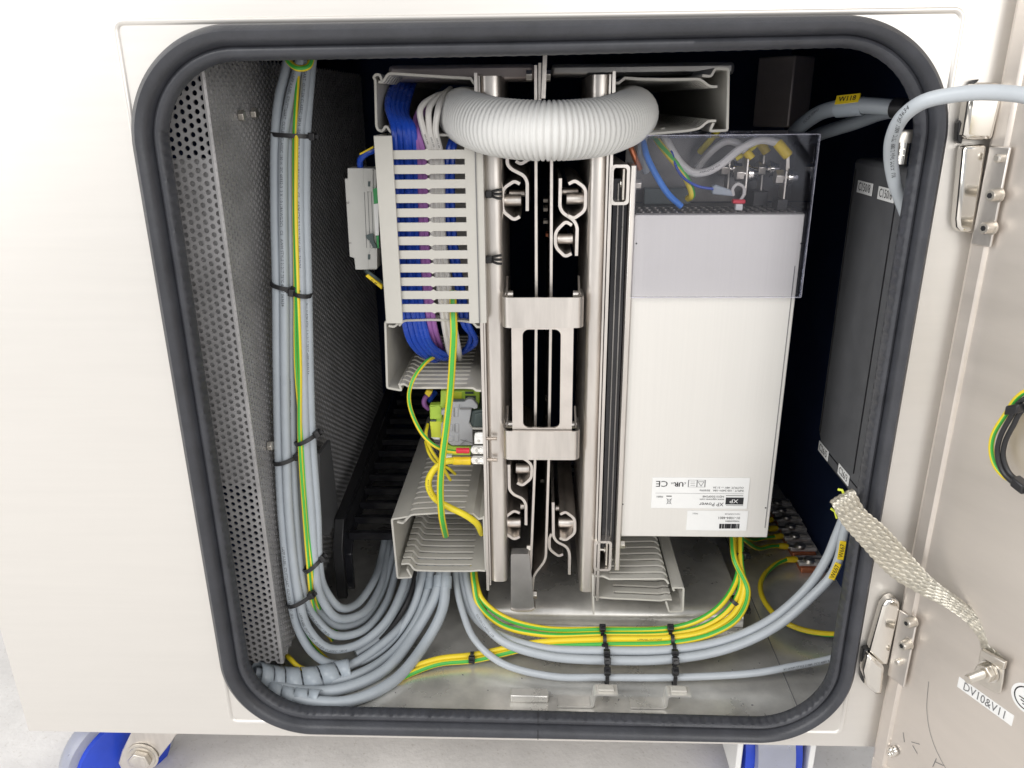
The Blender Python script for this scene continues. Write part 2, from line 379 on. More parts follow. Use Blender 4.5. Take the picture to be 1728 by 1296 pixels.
# front panel with the rounded opening
inn = rrect(GX0 + 0.008, GX1 - 0.008, GZ0 + 0.008, GZ1 - 0.008, GR - 0.008, 0.01)
cx, cz = (GX0 + GX1) / 2, (GZ0 + GZ1) / 2
def outp(p, x0=CL, x1=CR, z0=CB, z1=CT):
    dx, dz = p.x - cx, p.z - cz; t = 1e9
    if dx > 1e-9: t = min(t, (x1 - cx) / dx)
    if dx < -1e-9: t = min(t, (x0 - cx) / dx)
    if dz > 1e-9: t = min(t, (z1 - cz) / dz)
    if dz < -1e-9: t = min(t, (z0 - cz) / dz)
    return V((cx + dx * t, 0, cz + dz * t))
oo = [outp(p) for p in inn]
for cor in ((CL, CB), (CL, CT), (CR, CB), (CR, CT)):
    q = V((cor[0], 0, cor[1])); i = min(range(len(oo)), key=lambda i: (oo[i] - q).length); oo[i] = q
rows = [[p for p in oo], [p for p in inn], [p + Y1 * 0.0095 for p in inn]]
MB().grid(rows, True).build('front_panel', 'face', cab, ang=30)
# rounded right-hand return of the front, side shells, bottom
bend = [V((CR, 0, 0)) + V((0.008 * math.sin(a), 0.008 * (1 - math.cos(a)), 0)) for a in [R(90) * i / 6 for i in range(7)]]
MB().grid([[p + Z1 * CB for p in bend] + [V((.318, .030, CB)), V((.318, 0.56, CB))], [p + Z1 * CT for p in bend] + [V((.318, .030, CT)), V((.318, 0.56, CT))]]).build('right_shell', 'face', cab)
MB().box(CL, CL + 0.002, 0.0005, 0.56, CB, CT).build('left_shell', 'face', cab)
MB().box(CL + 0.003, CR + 0.006, 0.003, 0.56, CB - 0.0005, CB + 0.0015).build('base_plate', 'face', cab)
MB().box(CL + 0.003, CR + 0.006, 0.003, 0.56, CT - 0.002, CT).build('top_plate', 'face', cab)
# pressed border round the seal: a low step
rw = []; ring = rrect(-0.2535, 0.2420, 0.1335, 0.6590, 0.006, 0.012); nr = len(ring)
for off, y in ((-0.0012, 0.0004), (0.0, -0.0014), (0.0008, -0.0015), (0.002, -0.0009), (0.003, 0.0004)):
    row = []
    for i, p in enumerate(ring):
        t = (ring[(i + 1) % nr] - ring[i - 1]).normalized(); row.append(p + V((-t.z, 0, t.x)) * min(off, .0055) + V((0, y, 0)))
    rw.append(row)
MB().grid(rw, True).build('pressed_border', 'face', cab)
# seal
prof = [(0.0, 0.0005), (-0.0004, -0.004), (0.0010, -0.0085), (0.0040, -0.0112), (0.0075, -0.0105), (0.0098, -0.0078), (0.0108, -0.0042), (0.0114, -0.0030), (0.0122, -0.0046),
        (0.0140, -0.0054), (0.0163, -0.0044), (0.0180, -0.0024), (0.0190, 0.0002), (0.0190, 0.0022), (0.0176, 0.0045), (0.0140, 0.0065), (0.0090, 0.0080)]
rows = []; base = rrect(0, 1, 0, 1, 0.1, 1)
cnt = None
for j, (sft, y) in enumerate(prof):
    # same number of points on every ring: walk the outer loop and move along its inward normal
    ring = rrect(GX0, GX1, GZ0, GZ1, GR, 0.0024); n = len(ring); out = []
    for i, p in enumerate(ring):
        t = (ring[(i + 1) % n] - ring[i - 1]).normalized(); nin = V((-t.z, 0, t.x)); ph = i * 0.0024 / 0.0078
        sc = abs((ph % 1) - 0.5) * 2; bumpy = (0.0016 * (sc ** 0.6)) if 11 <= j <= 13 else 0
        bumpy *= 1.0 if (p.z < 0.6) else 0.25
        sk = 1 - .13 * min(1, max(0, p.x / .2)) + .06 * min(1, max(0, -p.x / .2)); out.append(p + nin * (sft * sk - bumpy) + V((0, y, 0)))
    rows.append(out)
seal = MB().grid(rows, True).build('door_seal', 'rubber', cab, ang=50)
jr = [V((P(908, 1240, 0).x, 0, GZ0)) + V((0, y - .0004, q - .0004)) for q, y in prof[1:14]]
MB().ribbon([p + X1 * .0002 for p in jr], .0005, X1 * -.0006, X1).build('seal_joint', 'ink', cab)
# inside of the cabinet
IX0, IX1, IZ0, IZ1, IYB = -0.2755, 0.3110, 0.1370, 0.6720, 0.56
CR8 = CR + 0.008
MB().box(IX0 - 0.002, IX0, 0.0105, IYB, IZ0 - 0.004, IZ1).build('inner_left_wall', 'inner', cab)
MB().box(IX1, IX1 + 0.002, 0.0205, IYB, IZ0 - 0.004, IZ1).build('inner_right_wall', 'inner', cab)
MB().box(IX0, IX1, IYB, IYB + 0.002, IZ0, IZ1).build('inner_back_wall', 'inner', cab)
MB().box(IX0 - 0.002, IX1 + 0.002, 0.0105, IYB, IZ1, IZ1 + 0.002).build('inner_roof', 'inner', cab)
MB().box(IX0, IX1, 0.0100, IYB, IZ0 - 0.012, IZ0).build('floor_pan', 'pan', cab)
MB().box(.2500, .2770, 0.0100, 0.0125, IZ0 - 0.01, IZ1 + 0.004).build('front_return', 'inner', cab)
# floor seams
MB().box(0.2138, 0.2146, 0.0206, 0.55, IZ0, IZ0 + 0.0004).build('floor_seam', 'greyink', cab)
# raised ledge at the back of the floor, with a rounded nose
a0 = [V((0, 0.1235, IZ0))] + [V((0, 0.1375 - 0.014 * math.cos(R(t)), 0.146 + 0.012 * math.sin(R(t)))) for t in range(0, 91, 15)] + [V((0, 0.30, 0.158)), V((0, 0.30, IZ0))]
MB().prism([p + X1 * -0.050 for p in a0], X1 * 0.243).build('floor_ledge', 'pan', cab)
MB().box(-0.045, 0.20, 0.1172, 0.1228, IZ0, IZ0 + 0.0035).build('weld_strip', 'pan', cab)
# beams under the roof
MB().box(P(655, 120, .16).x, P(903, 120, .16).x, .16, .20, P(760, 138, .16).z, P(760, 109, .16).z).build('roof_beam', 'roofbrown', cab, 0.003)
MB().box(P(930, 120, .18).x, P(1240, 120, .18).x, .18, .22, P(1080, 128, .18).z, P(1080, 106, .18).z).build('roof_beam', 'darksteel', cab, 0.003)
e0 = P(1330, 215, .26); e1 = P(1330, 118, .26)
MB().obox((e0.x, .26 + .026, (e0.z + e1.z + .012) / 2), V((.0185, .0185, 0)) * .7071, V((-.0185, .0185, 0)) * .7071, Z1 * (e1.z + .012 - e0.z) / 2).build('hanging_bracket', 'roofbrown', cab, .0015)
p0 = P(865, 1180, .022)
MB().box(P(862, 1190, .03).x, P(925, 1190, .03).x, .024, .034, IZ0, IZ0 + 0.007).build('floor_cleat', 'pan', cab, 0.001)
for i, xx in enumerate((P(1180, 600, .4).x, P(880, 600, .4).x)):
    pass
# small drip marks: weld beads in the floor corner
for px, py in ((865, 1049),):
    q = PZ(px, py, IZ0)
    MB().lathe(q, Z1, [(0, .006), (.0012, .005), (.002, .002)], 10).build('weld_bead', 'pan', cab)

mb = MB(); rd = random.Random(3)
for i in range(46):
    q = PZ(rd.uniform(600, 1360), rd.uniform(1075, 1192), IZ0 + .0004); a = rd.uniform(0, 6.28); l = rd.uniform(.0003, .0009)
    mb.obox(q, V((math.cos(a), math.sin(a), 0)) * l, V((-math.sin(a), math.cos(a), 0)) * .0003, Z1 * .0003)
o = mb.build('floor_swarf', 'greyink', cab); o['kind'] = 'stuff'
#================================================================ PERFORATED COVER
pf = empty('perforated_cover', (-0.22, 0.03, 0.17), 'tall perforated steel cover along the left inside wall', 'cover')
def perf_sheet(name, org, du, dv, nin, nu, nv, pitch, rh, th, mat='perf'):
    cs = pitch * math.sqrt(3) / 2; R6 = pitch / math.sqrt(3); mb = MB()
    for a in range(nu):
        for b in range(nv):
            c = V(org) + V(du) * (cs * (a + 0.5)) + V(dv) * (pitch * (b + 0.5 + (0.5 if a % 2 else 0)))
            ho = []; hi = []
            for k in range(12):
                an = math.pi / 6 * k; rad = R6 if k % 2 == 0 else pitch / 2
                ho.append(c + (V(du) * math.cos(an) + V(dv) * math.sin(an)) * rad)
                hi.append(c + (V(du) * math.cos(an) + V(dv) * math.sin(an)) * rh)
            fl = [p + V(nin) * th for p in hi]; o = len(mb.v)
            mb.v += [tuple(p) for p in ho + hi + fl]
            for k in range(12):
                k2 = (k + 1) % 12
                mb.f += [(o + k, o + k2, o + 12 + k2, o + 12 + k), (o + 12 + k, o + 12 + k2, o + 24 + k2, o + 24 + k)]
    return mb.build(name, mat, pf, recalc=False, ang=40)
PXC = -0.2155
perf_sheet('front_sheet', (PXC - .0004, .030, .1685), -X1, Z1, Y1, 11, 83, .0057, .0018, .0016)
MB().ribbon([V((PXC - .0022, .0297, .1685)), V((PXC - .0010, .0297, .1685)), V((PXC + .0002, .0306, .1685)), V((PXC + .0003, .0318, .1685))], .0005, Z1 * .471, Z1).build('folded_edge', 'perf', pf)
perf_sheet('side_sheet', (PXC, .0304, .1685), Y1, Z1, -X1, 95, 83, .0057, .0018, .0016)
MB().box(-0.272, PXC - .004, .0335, .035, .335, .578).build('backing_plate', 'perf', pf)
for px, py in ((452, 752), (425, 191), (404, 195)):
    q = PX(px, py, PXC + .0005)
    hexnut(q, X1, .004, .004).build('bolt', 'bolt', pf, .0004)
q = [PX(534, 766, PXC + .012), PX(552, 742, PXC + .012), PX(566, 862, PXC + .012), PX(550, 905, PXC + .012), PX(536, 900, PXC + .012)]
o = MB().prism(q, X1 * .003).build('blanking_plate', 'drive'); tag(o, 'small dark blue-grey plate behind the upright cable bundle', 'plate')
# black cable tray behind the loops
tr = empty('cable_tray', P(600, 900, .2), 'black ladder cable tray deep inside behind the grey cable loops', 'cable tray')
side = fillet([P(585, 1005, .16), P(578, 930, .16), P(590, 895, .17), P(640, 800, .30), P(700, 700, .50)], .02, 5)
side = [V((-0.2, 0, 0)) + V((0, p.y, p.z)) for p in side]
MB().ribbon([V((-.2, .150, .150)), V((-.2, .150, .205)), V((-.2, .165, .228)), V((-.2, .52, .268))], .006, X1 * .010, X1).build('side_rail', 'black', tr, .001)
MB().ribbon([V((-.2, .165, .150)), V((-.2, .165, .190)), V((-.2, .180, .204)), V((-.2, .52, .235))], .004, X1 * .014, X1).build('side_rail', 'blackgloss', tr, .001)
rg = None
for i in range(13):
    y = .175 + i * .026; z = .205 + (y - .165) * .11
    if rg is None:
        rg = MB().box(-.19, -.06, y - .0035, y + .0035, z - .004, z + .004).build('rung', 'blackgloss', tr, .001); y0, z0 = y, z
    else: copyof(rg, tr, (0, y - y0, z - z0))
#================================================================ CENTRE BAY
YB = 0.1
def zx(px, py, Y=YB): return P(px, py, Y)
lp = MB().box(-.0475, -.0452, .098, .50, .196, .631).build('mounting_plate', 'steel'); tag(lp, 'upright steel plate edge carrying the left wire ducts', 'mounting plate', 'mounting plates of the centre bay')
rp = MB().box(.0512, .0535, .098, .50, .186, .631).build('mounting_plate', 'steel'); tag(rp, 'upright steel plate edge between right post and square tubes', 'mounting plate', 'mounting plates of the centre bay')
def post(x0, x1, z0, z1, lab):
    n = 4; r = .0035
    pts = [V((x0, .24, 0)), V((x0, .102, 0)), V((x1, .102, 0)), V((x1, .24, 0))]
    o = MB().ribbon([p + Z1 * z0 for p in fillet(pts, .005, 5)], .0022, Z1 * (z1 - z0), Z1).build('steel_post', 'steel'); tag(o, lab, 'post', 'stainless posts of the centre bay'); return o
lpost = post(-.0428, P(845, 300, .102).x, .2035, .629, 'left stainless post of the open bay, with black clips and studs')
rpost = post(P(996, 300, .102).x, .0485, .1935, .629, 'right stainless post of the open bay, beside the square tubes')
MB().box(.0490, .0505, .100, .22, .19, .629).build('flange', 'steel', rpost)
MB().box(-.0449, -.0436, .1005, .22, .20, .629).build('flange', 'steel', lpost)
# dark sheet added in place of shade, so the bay reads as deep
back = MB().box(-.045, .051, .47, .472, .15, .66).build('bay_shade_sheet', 'inner'); tag(back, 'added dark sheet standing in for the shade deep in the centre bay', 'plate')
for dx, z0, z1, y, lab in ((-.0165, .235, .64, .12, 'left bay'), ):
    pass
# black clips on the left post
for px, py, lab in ((833, 327, 'upper black split clip on the left post'), (833, 437, 'lower black split clip on the left post beside the slotted duct')):
    c = P(px, py, .098); cl = empty('push_clip', c, lab, 'clip', 'black clips on the left post')
    MB().box(c.x - .006, c.x - .001, .0935, .1005, c.z - .0028, c.z + .0028).build('clip_head', 'black', cl, .0008)
    for k in (-1, 0, 1):
        MB().tube([V((c.x - .0015, .0965, c.z + k * .0016)), V((c.x + .003, .095, c.z + k * .0030)), V((c.x + .0065, .0955, c.z + k * .0034))], .0011, 6).build('prong', 'black', cl)
for px, py, lab in ((832, 740, 'upper threaded stud through the left post beside the spade terminals'), (833, 776, 'lower threaded stud through the left post beside the spade terminals')):
    c = P(px, py, .096); mb = MB(); pr = []
    for i in range(15): pr += [(i * .0006, .0017), (i * .0006 + .0003, .0013)]
    o = mb.lathe(c - X1 * .0055, X1, pr, 12).build('threaded_stud', 'hook'); tag(o, lab, 'stud', 'studs through the left post')
# divider sheets
def sheet(lab, pts, Y0, Y1_, th=.0021, grp='thin divider sheets of the centre bay'):
    q = fillet([P(a, b, Y0) for a, b in pts], .006, 4)
    o = MB().ribbon(q, th, Y1 * (Y1_ - Y0), Y1).build('divider_sheet', 'hook'); tag(o, lab, 'sheet', grp); return o
d1 = sheet('left thin steel divider standing edge-on between the left hooks', [(904, 110), (905, 500), (903, 775), (898, 900), (893, 1013)], .108, .44)
d2 = sheet('right thin steel divider with a kink near its foot', [(931, 215), (930, 500), (926, 780), (921, 945), (900, 972), (898, 1012)], .109, .44)
sheet('short thin steel strip left of the hanging strap above the conduit', [(911, 106), (911, 182)], .11, .20)
d4 = sheet('taller hanging steel strap above the white conduit', [(920, 86), (917, 166)], .104, .13, .003)
for px, py, par in ((893, 128, d1), (924, 128, d4), (893, 926, d1), (902, 1003, d2)):
    hexnut(P(px, py, .112) - X1 * .0022, X1, .0042, .0044).build('bolt', 'bolt', par, .0004)
o = MB().prism(fillet([P(862, 1030, .100), P(862, 935, .100), P(893, 935, .100), P(902, 1028, .100), P(895, 1031, .1), P(866, 1031, .100)], .002, 2), Y1 * .01).build('foot_plate', 'darksteel'); tag(o, 'dark stained foot plate at the bottom of the left divider', 'plate')
MB().ribbon(fillet([P(862, 1029, .0985), P(869, 1031.5, .0985), P(896, 1031.5, .0985), P(903, 1027, .0985)], .002, 3), .0012, Y1 * .012, Y1).build('edge', 'hook', o)
# bent hooks
def hook(lab, pts, Y0=.110, dep=.12, pins=(), fr=.004, th=.0024):
    o = MB().ribbon(fillet([P(a, b, Y0) for a, b in pts], fr, 4), th, Y1 * dep, Y1).build('bent_hook', 'hook')
    tag(o, lab, 'hook', 'bent steel hooks in the centre bay')
    for x0, x1, py, rr, Yp in pins:
        MB().lathe(P(x0, py, Yp), X1, [(0, rr * .9), (.0004, rr), ((P(x1, py, Yp) - P(x0, py, Yp)).length - .0004, rr), ((P(x1, py, Yp) - P(x0, py, Yp)).length, rr * .9)], 18).build('pin', 'steel', o)
    return o
z7 = lambda *q: [(820 + x / 7.2, 240 + y / 7.2) for x, y in q]
z8 = lambda *q: [(820 + x / 4.32, 760 + y / 4.32) for x, y in q]
z2 = lambda *q: [(560 + x / 3.086, 60 + y / 3.086) for x, y in q]
hook('S-bent arm hanging left below the white conduit', z7((262, 60), (258, 270), (310, 330), (460, 405), (502, 480), (502, 835)))
hook('upturned hook tip just under the white conduit', z7((590, 90), (590, 165), (425, 268), (362, 230)), .125)
hook('six-sided hook opening right in the upper left of the bay', z7((412, 508), (345, 472), (200, 570), (200, 838), (340, 945), (412, 905)), pins=((850, 880, 338, .0046, .125), (859, 886, 326, .003, .15)))
hook('upper right S-bent arm crossing the right hook', z7((905, 440), (898, 790), (935, 860), (1070, 950), (1110, 1030), (1100, 1380)), .112)
hook('six-sided hook opening left in the upper right of the bay', z7((1005, 508), (1080, 465), (1215, 560), (1208, 830), (1070, 928), (1000, 895)), .108, pins=((955.5, 985, 335, .0046, .125), (948, 976, 323, .003, .15)))
hook('lower six-sided hook opening right above the upper bracket', z2((1250, 988), (1218, 968), (1164, 1022), (1164, 1102), (1215, 1152), (1248, 1136)), .112, pins=((940, 967, 403, .0042, .125),))
hook('six-sided hook opening left under the lower bracket', z8((225, 50), (285, 62), (336, 108), (332, 205), (265, 257), (228, 238)), pins=((870.5, 894, 790, .0046, .125),))
hook('lower left S-bent arm above a six-sided hook', z8((167, 105), (170, 285), (200, 322), (268, 352), (292, 392), (292, 545)), .108, pins=((877, 885, 854, .003, .125),))
hook('six-sided hook opening right with grease at the bay bottom left', z8((246, 458), (205, 440), (137, 490), (137, 602), (205, 650), (246, 630)), pins=((854, 879, 881, .0048, .125),))
hook('six-sided hook opening left with grease at the bay bottom right', z8((542, 467), (580, 448), (648, 498), (648, 607), (580, 657), (538, 640)), .108, pins=((942, 968, 881, .0048, .125), (937, 944, 857, .003, .14)))
hook('lower right S-bent arm hanging at the bay bottom', z8((490, 380), (492, 630), (518, 668), (590, 703), (611, 752), (608, 905)), .112)
hook('lowest six-sided hook opening right behind the lower right arm', z8((478, 608), (462, 640), (462, 722), (530, 772), (562, 758)), .116)
# clamp brackets and window plate
def bracket(lab, x0, x1, ya, yb):
    Yf = .088; a = P(x0, ya, Yf); b = P(x1, ya, Yf); z1 = a.z; z0 = P(x0, yb, Yf).z
    pts = [V((a.x, Yf + .030, z0)), V((a.x, Yf, z0)), V((b.x, Yf, z0)), V((b.x, Yf + .030, z0))]
    o = MB().ribbon(fillet(pts, .006, 6), .0018, Z1 * (z1 - z0), Z1).build('clamp_bracket', 'steel'); tag(o, lab, 'bracket', 'U-shaped clamp brackets across the bay')
    for s, xx in ((1, a.x), (-1, b.x)):
        MB().lathe(V((xx + s * .001, Yf + .018, z1 + .004 - .006)), X1 * s, [(0, .0032), (.006, .0032)], 14).build('pin', 'steel', o)
        MB().ribbon([V((xx + s * .0014, Yf + .012, z1 - .002)), V((xx + s * .0014, Yf + .03, z1 + .010))], .001, X1 * s * .0016, X1).build('tab', 'hook', o)
    return o
bracket('upper stainless clamp bracket wrapped across the centre bay', 849, 984, 502, 553)
bracket('lower stainless clamp bracket wrapped across the centre bay', 850, 977, 727, 775)
Yw = .0905; bm_pts = [P(863, 553, Yw), P(968, 553, Yw), P(963, 727, Yw), P(863, 727, Yw)]
xa, xb, zt, zb = bm_pts[0].x, bm_pts[1].x, P(900, 545, Yw).z, P(900, 735, Yw).z
ia, ib, it, ibt = P(882, 600, Yw).x, P(946, 600, Yw).x, P(900, 556, Yw).z, P(900, 722, Yw).z
inner = rrect(ia, ib, ibt, it, .005, .004); cx, cz = (ia + ib) / 2, (it + ibt) / 2
outer = [outp(p, xa, xb, zb, zt) for p in inner]
for cor in ((xa, zb), (xa, zt), (xb, zb), (xb, zt)):
    q = V((cor[0], 0, cor[1])); i = min(range(len(outer)), key=lambda i: (outer[i] - q).length); outer[i] = q
fr = lambda L, y: [V((p.x, y, p.z)) for p in L]
o = MB().grid([fr(outer, Yw + .002), fr(outer, Yw), fr(inner, Yw), fr(inner, Yw + .002)], True).build('window_plate', 'hook'); tag(o, 'flat plate with a tall rounded slot between the two clamp brackets', 'plate')
for px, py in ((917, 337), (917, 352), (917, 373), (921, 395), (920, 672), (921, 705), (912, 813), (914, 876)):
    MB().lathe(P(px, py, .24), X1, [(0, .003), (.004, .003)], 6).build('bolt', 'copper' if py in (395, 876) else 'bolt', d1)
# square tubes and upright flat bar right of the bay
def sqtube(lab, ax, ay, bx, by, Y0, dep, th=.0022):
    a = P(ax, ay, Y0); b = P(bx, by, Y0); ring = rrect(a.x, b.x, b.z, a.z, .003, .004); n = len(ring); inn_ = rrect(a.x + th, b.x - th, b.z + th, a.z - th, .002, .004)
    k = min(len(ring), len(inn_))
    mb = MB(); mid = V(((a.x + b.x) / 2, 0, (a.z + b.z) / 2))
    inn_ = [V((mid.x + (p.x - mid.x) * (1 - 2 * th / (b.x - a.x)), 0, mid.z + (p.z - mid.z) * (1 - 2 * th / (a.z - b.z)))) for p in ring]
    mb.grid([fr(ring, Y0 + dep), fr(ring, Y0), fr(inn_, Y0), fr(inn_, Y0 + dep)], True)
    o = mb.build('square_tube', 'steel'); tag(o, lab, 'tube', 'open square tubes right of the bay')
    MB().lathe(V((b.x - .006, Y0 + .012, mid.z)), X1, [(-.004, .002), (0, .002), (0, .0035), (.003, .0035)], 10).build('bolt', 'chrome', o)
    MB().box(b.x - .005, b.x - .003, Y0 + .004, Y0 + .05, b.z + .003, a.z - .003).build('clip_strip', 'bolt', o, .0005)
    return o
sqtube('upper open square tube end below the conduit', 1031, 278, 1061, 346, .098, .25)
sqtube('lower open square tube end above the lower right duct', 1003, 913, 1031, 964, .098, .25)
bx = P(1072, 500, .1).x
xb0, xb1 = P(1065, 290, .096).x, P(1077, 290, .096).x
o = MB().box(xb0, xb0 + .0042, .097, .128, P(1036, 964, .096).z, P(1070, 279, .096).z).build('flat_bar', 'steel', bevel=.0006); tag(o, 'narrow bright upright flat bar beside the power supply', 'bar')
for px, py in ((1080, 312), (1047, 924)):
    q = P(px, py, .1); hexnut(V((xb0 + .0044, .106, q.z)), X1, .0042, .0045).build('bolt', 'bolt', o, .0004)
MB().box(.0555, xb0 - .0008, .108, .20, .235, .556).build('gloss_rail', 'blackgloss').__setitem__('label', 'black glossy upright rail beside the flat bar')
rl = bpy.data.objects['gloss_rail']; rl['category'] = 'rail'
for dx in (.003, .0072): MB().box(.0555 + dx, .0555 + dx + .0012, .1066, .1078, .237, .553).build('rib', 'darksteel', rl, .0004)

#================================================================ WIRE DUCTS
DG = 'grey wire ducts mounted along the plates'
def duct_y(lab, wall_sets, lid, basep, Y0, length, pitch=.0105, fw=.0068, th=.0017, cat='wire duct'):
    """duct running into the depth: solid lid and base, combs of fingers for the other two walls"""
    root = empty('wire_duct', P(*lid[0], Y0), lab, cat, DG)
    MB().ribbon(fillet([P(a, b, Y0) for a, b in lid], .0015, 2), th, Y1 * length, Y1).build('lid', 'duct', root)
    MB().ribbon(fillet([P(a, b, Y0) for a, b in basep], .001, 2), th, Y1 * length, Y1).build('base', 'duct', root)
    for fin, strip in wall_sets:
        q = fillet([P(a, b, Y0) for a, b in fin], .0025, 2); proto = None
        MB().ribbon([P(a, b, Y0) for a, b in strip], th * 1.04, Y1 * length, Y1).build('root_strip', 'duct', root)
        for i in range(int(length / pitch)):
            if proto is None:
                proto = MB().ribbon(q, th, Y1 * fw, Y1).build('finger', 'duct', root)
                a, b = P(*fin[-1], Y0), P(*fin[-2], Y0); c = a.lerp(b, .45)
                proto0 = proto
            else: copyof(proto, root, (0, pitch * i, 0))
    return root
z4 = lambda *q: [(560 + x / 5.4, 80 + y / 5.4) for x, y in q]
z3 = lambda *q: [(1000 + x / 2.374, 60 + y / 2.374) for x, y in q]
zm = lambda *q: [(560 + x / 3.086, 440 + y / 3.086) for x, y in q]
zl = lambda *q: [(560 + x / 3.086, 680 + y / 3.086) for x, y in q]
zr = lambda *q: [(1050 + x / 4.67, 780 + y / 4.67) for x, y in q]
duct_y('open grey duct end at the top left with the conduit and blue wires in it',
       [(z4((425, 315), (462, 318), (515, 235), (830, 256), (1090, 272)), z4((1090, 272), (1265, 282), (1292, 325), (1322, 328))),
        (z4((440, 765), (470, 755), (484, 722), (502, 724), (545, 787), (860, 797), (1060, 800)), z4((1060, 800), (1270, 806), (1318, 806)))],
       z4((455, 312), (440, 250), (400, 245), (378, 275), (395, 295), (405, 715), (420, 755), (458, 765)), z4((1330, 268), (1330, 812)), .1, .34)
duct_y('open grey duct end at the top right under the dark roof',
       [(z3((500, 205), (470, 205), (430, 174), (300, 176), (190, 174)), z3((190, 174), (130, 170), (105, 190), (92, 190))),
        (z3((495, 342), (462, 342), (430, 372), (380, 382), (190, 398)), z3((190, 398), (110, 404), (92, 404)))],
       z3((440, 160), (475, 164), (492, 132), (545, 134), (540, 380), (470, 383), (485, 350)), z3((88, 168), (88, 410)), .1, .34)
duct_y('middle left grey duct with an open end, blue wires curving into it',
       [(zm((350, 340), (372, 312), (520, 308), (680, 314)), zm((680, 314), (735, 322), (755, 345), (775, 346))),
        (zm((350, 650), (372, 640), (410, 662), (520, 662), (700, 662)), zm((700, 662), (735, 664), (752, 676), (778, 678)))],
       zm((295, 340), (325, 345), (350, 322), (278, 318), (288, 662), (362, 676), (350, 640)), zm((783, 312), (786, 682)), .1, .16)
duct_y('lower left grey duct with an open end, earth wires dropping into it',
       [(zl((372, 625), (410, 583), (550, 574), (690, 575)), zl((690, 575), (735, 578), (765, 605), (785, 600))),
        (zl((362, 840), (405, 835), (430, 872), (560, 876), (725, 876)), zl((725, 876), (765, 872), (800, 875)))],
       zl((340, 620), (370, 628), (400, 592), (312, 606), (342, 912), (415, 908), (392, 865)), zl((790, 590), (802, 878)), .1, .235)
duct_y('lower right grey duct lying under the power supply',
       [(zr((365, 960), (345, 925), (310, 918), (80, 922), (-100, 922)), zr((-100, 922), (-150, 900), (-225, 900))),
        (zr((390, 1085), (350, 1080), (310, 1092), (80, 1080), (-60, 1075)), zr((-60, 1075), (-150, 1068), (-215, 1062)))],
       zr((345, 1100), (370, 1180), (478, 1176), (484, 990), (395, 990), (410, 1015)), zr((-232, 890), (-225, 1200)), .1, .19)
# upright duct, slotted face to the viewer
vd = empty('wire_duct', P(720, 390, .1), 'upright slotted grey duct at left packed with blue wires', 'wire duct', DG)
YV = .086; zt, zb = P(720, 228, YV).z, P(720, 545, YV).z
xl0, xl1, xr0, xr1 = P(631, 228, YV).x, P(662, 228, YV).x, P(790, 228, YV).x, P(814, 228, YV).x
MB().box(xl0, xl1, YV - .0022, YV - .0004, zb, zt).build('lid', 'duct', vd, .0006)
MB().box(xl0, xl0 + .0016, YV - .0002, .13, zb, zt).build('lid_side', 'duct', vd)
MB().box(xr0 - .003, xr1, YV - .0002, YV + .0014, zb, zt - .004).build('root_strip', 'duct', vd)
MB().box(xr0 + .0045, xr0 + .0052, YV - .001, YV - .0004, zb, zt - .004).build('groove', 'greyink', vd)
MB().box(xr1 - .0016, xr1, YV + .0018, .13, zb, zt).build('base', 'duct', vd)
MB().box(xl0 + .002, xr1 - .002, .1295, .131, zb, zt).build('rear_wall', 'duct', vd)
pitch = (zt - .0045 - zb) / 13.15; xm = xl1 + (xr0 - xl1) * .45; proto = None
for i in range(13):
    z1_ = P(720, 253, YV).z - i * .01042; z0_ = z1_ - .0064
    if proto is None:
        pts = [V((xl1 - .004, YV, z1_)), V((xm - .002, YV, z1_)), V((xm, YV, z1_ + .0012)), V((xm + .002, YV, z1_)), V((xr0 - .0018, YV, z1_)), V((xr0 - .0006, YV, z1_ + .0005)), V((xr0 + .0001, YV, z1_ + .0017)), V((xr0 + .0001, YV, z0_ - .0017)), V((xr0 - .0006, YV, z0_ - .0005)), V((xr0 - .0018, YV, z0_)), V((xm + .002, YV, z0_)), V((xm, YV, z0_ - .0012)), V((xm - .002, YV, z0_)), V((xl1 - .004, YV, z0_))]
        proto = MB().prism(pts, Y1 * .0014).build('finger', 'duct', vd, .0003); zz = z1_
    elif z0_ > zb - .001: copyof(proto, vd, (0, 0, z1_ - zz))
#================================================================ WIRES IN THE DUCTS
BW = 'blue wires in the left ducts'
names = ['first', 'second', 'third', 'fourth', 'fifth', 'sixth']
bx = (668, 677, 686, 694, 701); btop = ((640, 150), (655, 155), (668, 170), (680, 180), (690, 190))
bend_ = ((725, 602), (735, 607), (742, 603), (752, 604), (757, 598))
bl = ('outermost blue wire at the left edge of the upright slotted duct',
      'second blue wire from the left inside the upright duct', 'middle blue wire of the five left in the upright duct',
      'fourth blue wire from the left inside the upright duct', 'blue wire next to the purple ones in the upright duct')
for i in range(5):
    x = bx[i]; Yw_ = .100 + .0015 * (i % 2)
    cable('wire', bl[i], 'wire', [P(680 + 6 * i, 122 + 2 * i, .22), P(665 + 7 * i, 140 + 4 * i, .16), P(654 + 8 * i, 180 + 4 * i, .115), P(x - 4, 215, .101), P(x, 260, Yw_), P(x + 3, 400, Yw_ + .006), P(x + 8, 500, Yw_ + .003),
          P(x + 15, 548, .104), P(x + 26, 580, .112), P(bend_[i][0] - 6, bend_[i][1], .13), P(bend_[i][0] + 15, bend_[i][1] - 6, .17)], .0024, 'blue', BW, 8)
for i in range(2):
    x = 707 + 8 * i
    cable('wire', ('left of two purple wires in the upright duct', 'right of two purple wires in the upright duct')[i], 'wire',
          [P(735 + 5 * i, 165, .2), P(712 + 8 * i, 178, .135), P(x - 8, 220, .102), P(x, 262, .100), P(x + 5, 400, .104), P(x + 12, 500, .104), P(x + 18, 548, .106), P(x + 35, 600, .15)], .0022, 'purple', 'purple wires in the upright duct', 8)
